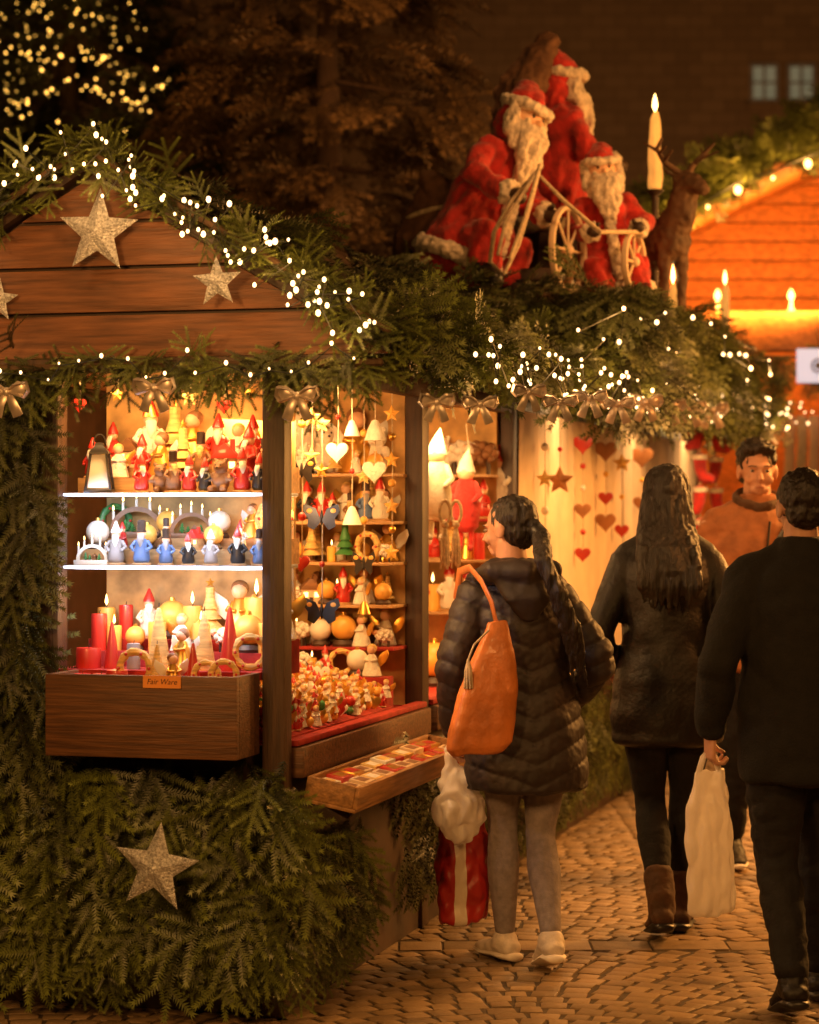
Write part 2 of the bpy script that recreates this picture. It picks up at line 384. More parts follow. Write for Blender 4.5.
def bulb(parent, p, r, m=None, name='bulb'):
    me = bulb_me
    if m is not None:
        key = 'bulb_'+m.name; me = bpy.data.meshes.get(key)
        if me is None:
            me = bulb_me.copy(); me.name = key; me.materials.clear(); me.materials.append(m)
    o = bpy.data.objects.new(name, me); C.objects.link(o); o.location = p; o.scale = (r,r,r*1.25); o.parent = parent; return o
fl = thing('fairy_lights', 'yellow fairy lights wound around dark conifer at upper left', 'lights', (XG(70,21),21,0))
rest = MB()
for i in range(230):
    z = ZG(rnd.uniform(-10,118) if i % 6 else rnd.uniform(60,150), 21); rr = (1.9*(1-(z-1.2)/6.4)**.85+.15)*1.05; a = rnd.uniform(-PI,0)
    q = rnd.uniform(.35,1); p = (rr*math.cos(a)*q, rr*math.sin(a)*rnd.uniform(.7,1), z)
    if i < 98: bulb(fl, p, rnd.uniform(.006,.011), M.bulbfar)
    else: rest.ball(p, rnd.uniform(.004,.009), 6)
tag(rest.build('bulb', M.bulbfar, fl), kind='stuff')
cb = MB(); cb.sweep([(math.cos(k*.9)*(1.9*(1-(z-1.2)/6.4)**.85*.7), math.sin(k*.9)*(1.9*(1-(z-1.2)/6.4)**.85*.7), z) for k, z in enumerate(np.linspace(3.5,6,22))], [.006]*22, 5)
cb.build('cable', M.cable, fl)

# ================================================================== MAIN STALL
st = thing('market_stall', 'wooden christmas market stall clad in fir branches with lit open windows', 'market stall', W(0,0,0), NROT)
RZ, EZ, RU, EU, LEN = 2.70, 2.13, -.6, .35, 10.3
slope = (RZ-EZ)/(EU-RU)
def roofz(u): return RZ-slope*abs(u-RU)
for sg in (1,-1):
    e = EU if sg > 0 else 2*RU-EU
    q = MB(); q.prism([(RU,RZ),(e,EZ),(e,EZ-.03),(RU,RZ-.03)], -.16, LEN+.2)
    q.build('roof_panel', M.dark, st)
gb = MB(); z = 2.075; ap = 2.655
while z < ap-.03:
    z1 = min(z+.142, ap-.01); h0 = (ap-z)/slope; h1 = (ap-z1)/slope
    gb.prism([(RU-h0,z),(RU+h0,z),(RU+h1,z1-.008),(RU-h1,z1-.008)], -.13, -.105); z += .145
gb.build('gable_board', M.plank, st, bevel=.003)
MB().prism([(RU-.98,2.08),(RU+.98,2.08),(RU,2.66)], -.10, -.085).build('gable_backing', M.dark, st)
MB().box(-1.5,.30,-.16,-.10,2.03,2.072).build('gable_sill', M.post, st, bevel=.004)
for (u0,u1,s0,s1,z0,z1) in [(-.075,0,-.01,.07,0,2.05),(-.83,-.765,-.01,.07,0,2.05),(-.07,.0,1.70,1.80,0,2.06),(-.06,0,3.30,3.38,0,2.06),(-.06,0,6.1,6.18,0,2.06),(-.06,0,9.0,9.1,0,2.06),(-1.3,-1.24,-.01,.07,0,2.05)]:
    MB().box(u0,u1,s0,s1,z0,z1).build('post', M.post, st, bevel=.006)
MB().box(-.05,-.005,.07,9.0,2.03,2.10).build('header_beam', M.post, st, bevel=.004)
MB().box(-1.24,-.05,.07,9.0,2.062,2.085).build('light_block_ceiling', M.lwood, st)  # ceiling added to keep the inside light off the roof
MB().box(-1.29,-1.25,.07,9.1,.0,2.06).build('rear_wall', M.dark, st)
MB().box(-1.24,-.075,.03,.06,0,.85).build('base_panel', M.dark, st)
MB().box(-.045,-.015,.07,9.0,0,.80).build('base_panel', M.dark, st)
MB().box(-1.24,-.83,.02,.05,.85,2.05).build('side_panel', M.dark, st)
MB().box(-1.22,-.02,.07,3.3,.82,.85).build('counter', M.redcloth, st)
sl_ = MB().box(-.02,.035,.08,1.70,.745,.842); sl_.box(-.02,.035,1.80,3.30,.745,.842); sl_.build('window_sill', M.wood, st, bevel=.005)
q = MB(); q.box(-.03,.018,.08,1.70,.845,.866); q.box(-.03,.018,1.80,3.30,.845,.866); q.build('sill_cloth', M.redcloth, st, bevel=.006)
HS = .36
q = MB(); q.prism([(-.034,.852),(-.034,.868),(-.35,.868+HS*.316),(-.35,.852)],.10,1.40); q.build('display_slope', M.redcloth, st)
MB().box(-.75,-.06,1.402,1.495,.852,.975).build('riser', M.redcloth, st)
MB().box(-.70,-.352,.45,1.40,.852,1.01).build('riser', M.redcloth, st)
MB().box(-.77,-.08,-.02,.40,1.06,1.085).build('display_deck', M.redcloth, st)
bx = MB(); fu0 = u_at(45,-.24); fu1 = -.078
bx.box(fu0,fu1,-.24,-.215,.83,1.085); bx.box(fu0,fu0+.022,-.215,-.02,.83,1.085); bx.box(fu1-.022,fu1,-.215,-.02,.83,1.085); bx.box(fu0+.022,fu1-.022,-.215,-.02,.84,.855)
bx.build('display_box', M.wood, st, bevel=.004)
MB().box(fu0+.023,fu1-.023,-.214,-.021,.857,1.035).build('box_lining', M.redcloth, st)
for zz in (1.652,1.418):
    MB().box(-.763,-.078,.03,.38,zz-.012,zz).build('shelf', M.glass, st, bevel=.002)
    MB().box(-.76,-.08,.018,.028,zz-.010,zz-.002).build('led_strip', M.led, st)
for zz in (1.652,1.418,1.085):
    MB().box(-.762,-.08,.145,.235,zz+.0005,zz+.05).build('riser', M.lwood if zz > 1.1 else M.redcloth, st)
    MB().box(-.762,-.08,.237,.398,zz+.0005,zz+.085).build('riser', M.lwood if zz > 1.1 else M.redcloth, st)
MB().box(-.765,-.10,.40,.42,1.06,2.06).build('back_panel', M.back, st)
for s0, zs in ((1.70,(1.08,1.24,1.40,1.555,1.735)),(3.27,(1.15,1.38,1.56,1.755))):
    MB().box(-1.2,-.07,s0,s0+.025,.85,2.06).build('partition', M.back, st)
    for zz in zs:
        MB().box(-.95,-.06,s0-.20,s0-.002,zz-.012,zz).build('shelf', M.redcloth if zz in (1.08,1.56) else M.lwood, st, bevel=.002)
cv = []; cf = []; ncol = 230
for i in range(ncol+1):
    s = 3.40+(9.0-3.40)*i/ncol
    for j in range(9):
        z = .72+1.33*j/8; cv.append((.005+.005*math.sin(s*14+.6*math.sin(z*4+s))+.003*math.sin(s*37+z*3), s, z))
for i in range(ncol):
    for j in range(8): a = i*9+j; cf.append((a,a+9,a+10,a+1))
MB().add(cv, cf).build('curtain', M.cream, st)
PZ = 2.56
MB().box(-.75,.50,3.5,6.9,PZ-.045,PZ-.005).build('roof_platform', M.dark, st)
for u, s in ((.42,3.6),(.42,5.2),(.42,6.8),(-.1,3.6),(-.1,6.8)):
    MB().box(u-.03,u+.03,s-.03,s+.03,(roofz(u) if u < EU else EZ-.02),PZ-.045).build('platform_leg', M.dark, st)
MB().box(.30,.52,3.5,6.9,EZ-.05,EZ-.02).build('platform_ledge', M.dark, st)

# --- fir cladding (children of the stall)
its = []
for i in range(520):
    u = rnd.uniform(-1.32,.03); z = rnd.uniform(.16,.84); k = 1-z/.84
    its.append(((u, -.05-.10*k**.7+rnd.uniform(-.06,.03), z), np.array([rnd.gauss(0,.6),-.30+rnd.gauss(0,.2),-.9+rnd.gauss(0,.3)]), np.array([rnd.gauss(0,.3),-1,.3+rnd.gauss(0,.25)]), rnd.uniform(.6,1.05) if z > .32 else rnd.uniform(.35,.5)))
for i in range(140):
    s = rnd.uniform(-.12,.70); z = rnd.uniform(.16,.58 if s > .1 else .76); k = 1-z/.7; ub = .01+.05*max(k,0)**.7
    its.append(((ub+rnd.uniform(-.03,.03), s, z), np.array([.22+rnd.gauss(0,.2),rnd.gauss(-.2,.6),-.85+rnd.gauss(0,.3)]), np.array([.8,-.7+rnd.gauss(0,.3),.4]), rnd.uniform(.5,.75) if z > .32 else rnd.uniform(.35,.5)))
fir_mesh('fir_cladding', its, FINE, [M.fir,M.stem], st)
its = []
for i in range(240):
    u = rnd.uniform(-1.32,-.80); z = rnd.uniform(.75,2.08)
    its.append(((u, -.03+rnd.uniform(-.09,.02), z), np.array([rnd.gauss(0,.6),-.35+rnd.gauss(0,.25),-.9]), np.array([rnd.gauss(0,.35),-1,.35]), rnd.uniform(.6,1.0)))
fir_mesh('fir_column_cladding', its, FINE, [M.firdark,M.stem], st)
its = []
for i in range(270):
    s = rnd.uniform(1.2,9.0); z = rnd.uniform(.2,.80)
    its.append(((.02+.07*(1-z/.8)+rnd.uniform(-.04,.03), s, z), np.array([.25,rnd.gauss(-.1,.5),-1]), np.array([1,-.5,.3]), rnd.uniform(.5,.85) if z > .35 else .5))
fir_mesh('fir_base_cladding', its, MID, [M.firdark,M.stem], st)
its = []
for i in range(480):
    s = .25+(LEN-.15)*rnd.random(); u = rnd.uniform(-.75,.31)
    its.append(((u, s, roofz(u)+rnd.uniform(.0,.07)), np.array([.75+rnd.gauss(0,.4),rnd.gauss(-.15,.5),-.40+rnd.gauss(.05,.25)]), np.array([.5,rnd.gauss(-.3,.3),.85]), rnd.uniform(.65,1.1)))
for i in range(270):
    s = rnd.uniform(3.2,7.0); t = rnd.random()
    z = EZ+.05+.40*t; u = .52-.08*t+rnd.uniform(-.08,.04)
    its.append(((u, s, z), np.array([.6+rnd.gauss(0,.3),rnd.gauss(-.3,.6),-.5+rnd.gauss(0,.3)]), np.array([.8,rnd.gauss(-.5,.3),.6]), rnd.uniform(.6,.95)))
for i in range(130):
    if i % 2: u, s = rnd.uniform(.36,.50), rnd.uniform(3.5,6.9)
    else: u, s = rnd.uniform(-.6,.5), rnd.uniform(3.38,3.6)
    its.append(((u, s, PZ+rnd.uniform(-.02,.05)), np.array([.5+rnd.gauss(0,.5),-.5+rnd.gauss(0,.5),rnd.gauss(.05,.3)]), np.array([rnd.gauss(0,.3),-.5,1]), rnd.uniform(.5,.8)))
for i in range(110):
    u = rnd.uniform(-.5,.5); z = rnd.uniform(max(roofz(min(u,.35)),EZ)+.05, PZ)
    its.append(((u, 3.42+rnd.uniform(-.25,.1), z), np.array([rnd.gauss(.2,.5),-.7,-.5]), np.array([.2,-.8,.8]), rnd.uniform(.65,.95)))
fir_mesh('fir_roof_cover', its, MID, [M.firdark,M.stem], st)

# --- fir garlands on the roof edges (things of their own)
def garland(name, label, path, n, temps, mats, sc, spread, hang, group=None, rotz=NROT, loc=None, cat='garland'):
    P = [np.array(p, float) for p in path]; its = []
    seg = np.array([np.linalg.norm(P[i+1]-P[i]) for i in range(len(P)-1)]); cum = np.concatenate([[0],np.cumsum(seg)])
    for i in range(n):
        q = rnd.uniform(0, cum[-1]); k = min(int(np.searchsorted(cum, q, side='right'))-1, len(seg)-1); t = (q-cum[k])/seg[k]
        p = P[k]+(P[k+1]-P[k])*t; d = (P[k+1]-P[k])/seg[k]
        dr = d*rnd.choice((-1,1))*rnd.uniform(.1,1)+rv(spread)+np.array(hang)*rnd.uniform(.3,1.2)
        its.append((p+rv(.02), dr, np.array([rnd.gauss(0,.5),-1,.7]), sc*rnd.uniform(.7,1.2)))
    t = thing(name, label, cat, loc if loc is not None else W(0,0,0), rotz, group)
    fir_mesh('fir_sprig', its, temps, mats, t)
    b = MB(); b.sweep(path, [.012]*len(path), 6); b.build('rope', M.stem, t)
    return t
pk = (RU,-.19,RZ+.03); er = (EU+.04,-.19,EZ+.01); el = (2*RU-EU-.04,-.19,EZ+.01)
garland('fir_garland', 'fir garland along the right rake of the near gable', [pk, er], 95, FINE, [M.fir,M.stem], .46, .33, (0,-.2,.05))
garland('fir_garland', 'fir garland along the left rake of the near gable', [pk, el], 80, FINE, [M.fir,M.stem], .46, .33, (0,-.2,.05))
garland('fir_garland', 'fir valance hanging below the boarded gable above the front window', [(-1.5,-.17,2.045),(.36,-.17,2.045)], 160, FINE, [M.fir,M.stem], .50, .30, (0,-.25,-.50))
ez = lambda s: EZ+.03+.020*s
garland('fir_garland', 'long fir garland along the eave over the side windows', [(EU,-.15,ez(0)),(EU+.02,5,ez(5)),(EU+.02,LEN+.2,ez(LEN)+.02)], 460, MID, [M.fir,M.stem], .58, .36, (.25,-.1,-.18))

# --- string lights
def lamp(kind, loc, power, col=(1,.58,.24), size=.05, target=None, sy=None):
    l = bpy.data.lights.new('lamp', kind); l.energy = power; l.color = col
    if kind == 'AREA':
        l.shape = 'RECTANGLE'; l.size = size; l.size_y = sy or size
    elif kind == 'SUN': l.angle = size
    else: l.shadow_soft_size = size
    o = bpy.data.objects.new('lamp_light', l); C.objects.link(o); o.location = loc
    if target is not None: o.rotation_euler = (Vector(target)-Vector(loc)).to_track_quat('-Z','Y').to_euler()
    return o
def string(label, path, n, r, jit, lights=0, power=.5, off=(0,0,0), cat='lights', m=None):
    t = thing('string_light', label, cat, W(0,0,0), NROT)
    P = [np.array(p, float) for p in path]; seg = [np.linalg.norm(P[i+1]-P[i]) for i in range(len(P)-1)]; cum = np.concatenate([[0],np.cumsum(seg)])
    pts = []
    for i in range(n):
        q = cum[-1]*(i+.5+rnd.uniform(-.3,.3))/n; k = min(int(np.searchsorted(cum, q, side='right'))-1, len(seg)-1)
        p = P[k]+(P[k+1]-P[k])*(q-cum[k])/seg[k]+np.array(off)+RG.uniform(-1,1,3)*np.array(jit); pts.append(p)
        bulb(t, tuple(p), r*rnd.uniform(.6,1.2), m)
        if lights and i % lights == lights//2: lamp('POINT', W(*(p+np.array([0,-.05,0]))), power, (1,.50,.16), .03)
    c = MB(); c.sweep([tuple(p+np.array([0,.012,-.006])) for p in pts], [.0022]*n, 4); c.build('cable', M.cable, t)
    return t
string('white lights along the right rake of the near gable', [pk, er], 74, .0070, (.07,.04,.075), 12, .9, (0,-.10,0))
string('white lights along the left rake of the near gable', [pk, el], 50, .0070, (.06,.04,.07), 14, .9, (0,-.10,0))
string('white lights threaded through the valance above the front window', [(-1.4,-.2,2.03),(.34,-.22,2.05)], 26, .0055, (.02,.04,.05), 12, .5, (0,-.08,0))
string('white lights along the near third of the long eave', [(EU+.24,.2,ez(0)-.05),(EU+.25,2.9,ez(3)-.10)], 60, .0068, (.05,.03,.08), 14, 1.3, (0,0,-.03))
string('white lights along the middle third of the long eave', [(EU+.25,2.9,ez(3)-.10),(EU+.25,5.6,ez(5.6)-.10)], 60, .0075, (.05,.03,.09), 14, 1.8, (0,0,-.03))
string('white lights along the far third of the long eave', [(EU+.25,5.6,ez(5.6)-.10),(EU+.26,LEN,ez(LEN)-.06)], 40, .008, (.05,.04,.10), 12, 2.2, (0,0,-.03))
string('white lights scattered over the fir mound below the roof figures', [(.42,2.2,2.3),(.64,3.6,2.44),(.74,5.0,2.42),(.76,6.6,2.36)], 22, .0085, (.08,.15,.10), 6, 2.2)

# --- glitter stars
def star_poly(R, r): return [((R if i % 2 == 0 else r)*math.sin(PI*i/5), (R if i % 2 == 0 else r)*math.cos(PI*i/5)) for i in range(10)]
def star_mesh(R, r, d):
    p = star_poly(R, r); b = MB(); vs = [(x,0,z) for x,z in p]+[(0,-d,0),(0,d,0)]
    return b.add(vs, [(i,(i+1)%10,10) for i in range(10)]+[((i+1)%10,i,11) for i in range(10)])
def gstar(px, py, s, R, tilt, label):
    u = u_at(px, s); o = star_mesh(R, R*.42, R*.20).build('glitter_star', M.silver, smooth=False)
    tag(o, label, 'star', 'silver stars on the stall front'); o.location = W(u, s, z_at(py,u,s)); o.rotation_euler = (0,tilt,NROT)
gstar(98,232,-.19,.138,.06,'large silver glitter star near the top of the boarded gable')
gstar(217,282,-.22,.082,-.05,'small silver glitter star on the right of the boarded gable')
gstar(-2,300,-.165,.072,.1,'small silver glitter star at the left edge of the boarded gable')
gstar(156,868,-.36,.142,.12,'silver glitter star on the fir branches below the front window')
# --- bows
def bow(r):
    for sg in (-1,1):
        b = MB(); b.sweep([(0,0,0),(sg*.03,-.012,.022),(sg*.062,-.006,.030),(sg*.068,0,.0),(sg*.055,-.006,-.018),(sg*.02,-.008,-.006),(0,0,0)], [(.004,.014),(.004,.020),(.004,.022),(.004,.022),(.004,.02),(.004,.014),(.004,.01)], 8, ref=(0,1,0)); b.build('loop', M.ribbon, r)
        b = MB(); b.sweep([(0,-.005,0),(sg*.02,-.012,-.035),(sg*.036,-.004,-.075)], [(.010,.003),(.015,.003),(.018,.003)], 6, ref=(0,1,0)); b.build('tail', M.ribbon, r)
        b = MB(); b.sweep([(sg*.008,-.008,0),(sg*.04,-.012,.012),(sg*.060,-.008,.006)], [(.012,.003),(.022,.003),(.020,.003)], 8, ref=(0,1,0)); b.build('loop_face', M.ribbon, r)
    MB().ball((0,-.01,0),(.013,.012,.015),10).build('knot', M.ribbon, r)
bow0 = thing('ribbon_bow', 'x', 'bow', (0,0,0)); bow(bow0)
bows = [(u_at(8,-.30),-.30,z_at(392,u_at(8,-.30),-.30),'silver ribbon bow at the left end of the fir valance'),
        (u_at(155,-.30),-.30,z_at(388,u_at(155,-.30),-.30),'silver ribbon bow in the middle of the fir valance'),
        (u_at(298,-.30),-.30,z_at(396,u_at(298,-.30),-.30),'silver ribbon bow above the corner post')]
eb = [(436,402),(480,404),(528,392),(560,402),(590,398),(618,404),(645,402),(668,406),(690,408),(712,410)]
for i, (px,py) in enumerate(eb):
    s = s_at(px,.66); bows.append((.66, s, z_at(py,.66,s), f"silver ribbon bow on the long eave, {['first','second','third','fourth','fifth','sixth','seventh','eighth','ninth','tenth'][i]} from the near end"))
for i, (u,s,z,l) in enumerate(bows):
    if i == 0:
        at(bow0, W(u,s,z), NROT); tag(bow0, l, 'bow', 'silver bows on the eaves')
    else: dup(bow0, W(u,s,z), NROT if i < 3 else NROT+rad(rnd.uniform(0,35)), l, 'silver bows on the eaves', .95 if i < 3 else .72+.055*(i-3))

# ================================================================== GOODS
def g_fig(r, coat, hat, trim, tall=False):
    MB().lathe([(0,0),(.033,0),(.034,.004),(.030,.008),(0,.008)]).build('base', M.lwood, r)
    MB().lathe([(0,.008),(.024,.009),(.029,.02),(.026,.042),(.021,.066),(.022,.078),(.014,.088),(0,.09)]).build('robe', coat, r)
    MB().ball((0,0,.102),.0155).build('head', M.skinw, r)
    b = MB(); b.sweep([(0,-.012,.098),(0,-.02,.082),(0,-.019,.062)],[(.012,.006),(.011,.007),(.004,.004)],8); b.build('beard', trim, r)
    h = MB()
    if tall: h.lathe([(0,.110),(.017,.110),(.017,.114),(.014,.115),(.015,.145),(.010,.15),(0,.15)])
    else: h.lathe([(0,.108),(.018,.108),(.017,.114),(.010,.130),(.003,.146),(0,.148)])
    h.build('hat', hat, r)
    for sg in (-1,1):
        b = MB(); b.sweep([(sg*.02,0,.078),(sg*.033,-.006,.060),(sg*.022,-.024,.050)],[.0075,.007,.006],8); b.build('arm', coat, r)
def g_candle(r, col, rd, h, lit=False):
    MB().lathe([(0,0),(rd*.97,0),(rd,.004),(rd,h-.006),(rd*.94,h),(rd*.6,h-.004),(0,h-.006)],18).build('wax', col, r)
    b = MB(); b.sweep([(0,0,h-.007),(.001,0,h+.003),(.003,0,h+.010)],[.0012]*3,6); b.build('wick', M.black, r)
    if lit: MB().lathe([(0,h+.006),(.0045,h+.014),(.004,h+.022),(0,h+.038)],10).build('flame', M.flame, r)
def g_cone(r, col, rd, h):
    MB().lathe([(0,0),(rd,0),(rd*1.02,.006),(rd*.75,h*.35),(rd*.45,h*.7),(rd*.16,h*.98),(0,h)],16).build('wax', col, r)
    b = MB(); b.sweep([(0,0,h-.003),(.001,0,h+.010)],[.0012]*2,6); b.build('wick', M.black, r)
def g_lantern(r):
    Q = Matrix.Rotation(PI/4,4,'Z')
    MB().lathe([(0,0),(.064,0),(.064,.010),(.056,.014),(0,.014)],4,Q).build('base', M.black, r, bevel=.001)
    for x in (-1,1):
        for y in (-1,1):
            b = MB(); b.sweep([(x*.040,y*.040,.012),(x*.026,y*.026,.128)],[.0045]*2,6); b.build('corner_bar', M.black, r)
    MB().lathe([(0,.015),(.049,.015),(.032,.124),(0,.125)],4,Q).build('frosted_pane', M.white, r)
    MB().lathe([(0,.126),(.044,.126),(.044,.132),(.020,.152),(.018,.162),(0,.164)],4,Q).build('roof', M.black, r)
    b = MB(); b.sweep([(.02*math.cos(a),0,.160+.030*math.sin(a)) for a in np.linspace(-.2,PI+.2,12)],[.0026]*12,6); b.build('handle', M.black, r)
def g_arch(r, w, col):
    b = MB(); n = 20; o = [(w*math.cos(PI*i/n), .018+w*.95*math.sin(PI*i/n)) for i in range(n+1)]; inn = [(w*.82*math.cos(PI*i/n), .018+w*.77*math.sin(PI*i/n)) for i in range(n,-1,-1)]
    for i in range(n):
        b.prism([o[i],o[i+1],inn[n-i-1],inn[n-i]], -.006, .006)
    b.build('arch', col, r, smooth=False)
    MB().box(-w*1.08,w*1.08,-.022,.022,0,.018).build('base', col, r, bevel=.002)
    for i in range(1,6):
        a = PI*i/6; x, z = w*math.cos(a), .018+w*.95*math.sin(a)
        c = MB(); c.lathe([(0,z-.002),(.0045,z-.002),(.004,z+.022),(0,z+.023)],8,cx=x); cc = c.build('candle', M.white, r)
        f = MB(); f.lathe([(0,z+.023),(.003,z+.028),(.0024,z+.033),(0,z+.04)],8,cx=x); f.build('flame', M.flame, cc)
    for sx, h in ((-.42,.5),(.44,.42),(-.15,.34)):
        t = MB()
        for k in range(3): t.lathe([(0,.018+h*w*(.15+.25*k)),(w*(.17-.045*k),.018+h*w*(.15+.25*k)),(0,.018+h*w*(.5+.25*k))],8,cx=sx*w)
        t.lathe([(0,.016),(.004,.016),(.004,.03),(0,.03)],6,cx=sx*w); t.build('tree', M.green, r)
    h = MB(); h.box(w*.02,w*.26,-.01,.01,.018,.018+w*.2); h.prism([(-w*.02,.018+w*.2),(w*.30,.018+w*.2),(w*.14,.018+w*.38)],-.013,.013); h.build('house', M.brown, r)
def g_angel(r, robe, hair):
    MB().lathe([(0,0),(.036,0),(.040,.004),(.030,.04),(.018,.075),(.012,.088),(0,.09)],16).build('robe', robe, r)
    MB().ball((0,-.002,.104),.0175).build('head', M.skinw, r)
    h = MB(); h.ball((0,.005,.110),(.020,.019,.018)); h.build('hair', hair, r)
    for sg in (-1,1):
        p = [(sg*.008,.045),(sg*.03,.085),(sg*.06,.105),(sg*.066,.085),(sg*.055,.06),(sg*.035,.042)]
        MB().prism(p,.012,.017).build('wing', M.gold if robe is not M.gold else M.white, r, bevel=.001)
        b = MB(); b.sweep([(sg*.014,-.002,.078),(sg*.024,-.012,.064),(sg*.006,-.026,.062)],[.006,.006,.005],8); b.build('arm', robe, r)
def g_bear(r, col):
    b = MB(); b.ball((0,0,.040),(.034,.030,.040)); b.ball((0,-.004,.098),(.029,.027,.026))
    for sg in (-1,1): b.ball((sg*.022,0,.122),(.010,.007,.010),10); b.sweep([(sg*.028,0,.068),(sg*.045,-.016,.050)],[.012,.012],8); b.sweep([(sg*.018,-.01,.016),(sg*.026,-.042,.014)],[.015,.014],8)
    b.ball((0,-.028,.092),(.012,.010,.010),10); link('body', remeshed(b,.004,2), col, r)
    for sg in (-1,1): MB().ball((sg*.010,-.027,.104),.003,8).build('eye', M.black, r)
    MB().ball((0,-.037,.095),(.004,.003,.003),8).build('nose', M.black, r)
def g_house(r, wall, roof):
    MB().box(-.035,.035,-.025,.025,0,.055).build('wall', wall, r, bevel=.001)
    b = MB(); b.prism([(-.042,.052),(.042,.052),(.0,.095)],-.030,.030); b.build('roof', roof, r, bevel=.001)
    for x in (-.02,.02): MB().box(x-.008,x+.008,-.0275,-.024,.025,.043).build('window', M.glow, r)
    MB().box(-.007,.007,-.0275,-.024,0,.024).build('door', M.dark, r)
    MB().box(.012,.024,-.005,.007,.07,.105).build('chimney', roof, r)
def g_sheep(r, wool):
    b = MB()
    for i in range(26):
        a = i*2.4; h = -1+2*(i+.5)/26; q = math.sqrt(1-h*h); b.ball((.036*q*math.cos(a),.022*q*math.sin(a),.052+.022*h),.012,8)
    b.ball((0,0,.052),(.036,.023,.022)); b.build('fleece', wool, r)
    MB().ball((-.042,-.004,.066),(.016,.011,.013)).build('head', M.skinw, r)
    for sg in (-1,1): MB().ball((-.038,-.004+sg*.012,.070),(.005,.009,.004),8).build('ear', M.skinw, r)
    for x in (-.02,.02):
        for y in (-.01,.01): MB().lathe([(0,0),(.0045,0),(.0045,.035),(0,.035)],8,cx=x,cy=y).build('leg', M.dark, r)
def g_tree(r, col, base):
    b = MB()
    for k in range(4): b.lathe([(0,.026+.026*k),(.038-.008*k,.026+.026*k),(.036-.008*k,.029+.026*k),(.012,.055+.026*k),(0,.057+.026*k)],14)
    b.build('cone_tier', col, r); MB().lathe([(0,0),(.022,0),(.022,.006),(.006,.008),(.006,.03),(0,.03)],12).build('foot', base, r)
    s = star_mesh(.014,.006,.004); s.v = [(x,y,z+.145) for x,y,z in s.v]; s.build('star', M.gold, r, smooth=False)
def g_globe(r, col):
    MB().lathe([(0,0),(.034,0),(.036,.008),(.028,.020),(0,.022)],18).build('foot', M.dark, r)
    MB().ball((0,0,.058),.040,18).build('globe', col, r)
    MB().lathe([(0,.095),(.008,.095),(.007,.106),(0,.108)],10).build('finial', M.gold, r)
def g_bauble(r, col, rd):
    MB().ball((0,0,rd),rd,16).build('ball', col, r)
    MB().lathe([(0,rd*1.95),(rd*.28,rd*1.95),(rd*.28,rd*2.2),(0,rd*2.22)],10).build('cap', M.gold, r)
def g_heart(r, col, w):
    p = []
    for i in range(28):
        t = 2*PI*i/28; p.append((w*.0625*16*math.sin(t)**3*.5, w*.0625*.5*(13*math.cos(t)-5*math.cos(2*t)-2*math.cos(3*t)-math.cos(4*t))))
    MB().prism(p,-w*.12,w*.12).build('heart', col, r, bevel=w*.05)
    b = MB(); b.sweep([(0,0,w*.22),(0,0,w*.55)],[.0012]*2,5); b.build('loop', M.rope, r)
def g_box(r, a, b_, c):
    MB().box(-a/2,a/2,-b_/2,b_/2,0,c).build('carton', GBC[0], r, bevel=.0015)
    MB().box(-a*.3,a*.3,-b_*.34,b_*.34,c+.0003,c+.0012).build('label_card', GBC[1], r)
GBC = [M.white, M.red]
def g_wreath(r, col):
    b = MB(); b.sweep([(.045*math.cos(a),0,.055+.045*math.sin(a)) for a in np.linspace(0,2*PI,22)],[.011+.002*math.sin(i*2.5) for i in range(22)],8,ref=(0,1,0),cap=0); b.build('ring', col, r)
    for k in range(6): MB().ball((.045*math.cos(k*1.05),-.011,.055+.045*math.sin(k*1.05)),.005,8).build('berry', M.red, r)
PROTO = {}
def put(key, name, fn, args, loc, rotz, label, cat, group=None, sc=1, rot=None):
    if key not in PROTO:
        r = thing(name, label, cat, loc, rotz, group, sc); fn(r, *args); PROTO[key] = r
        if rot: r.rotation_euler = rot
        return r
    r = dup(PROTO[key], loc, rotz, label, None, sc, rot)
    if group: r['group'] = group
    elif 'group' in r: del r['group']
    return r
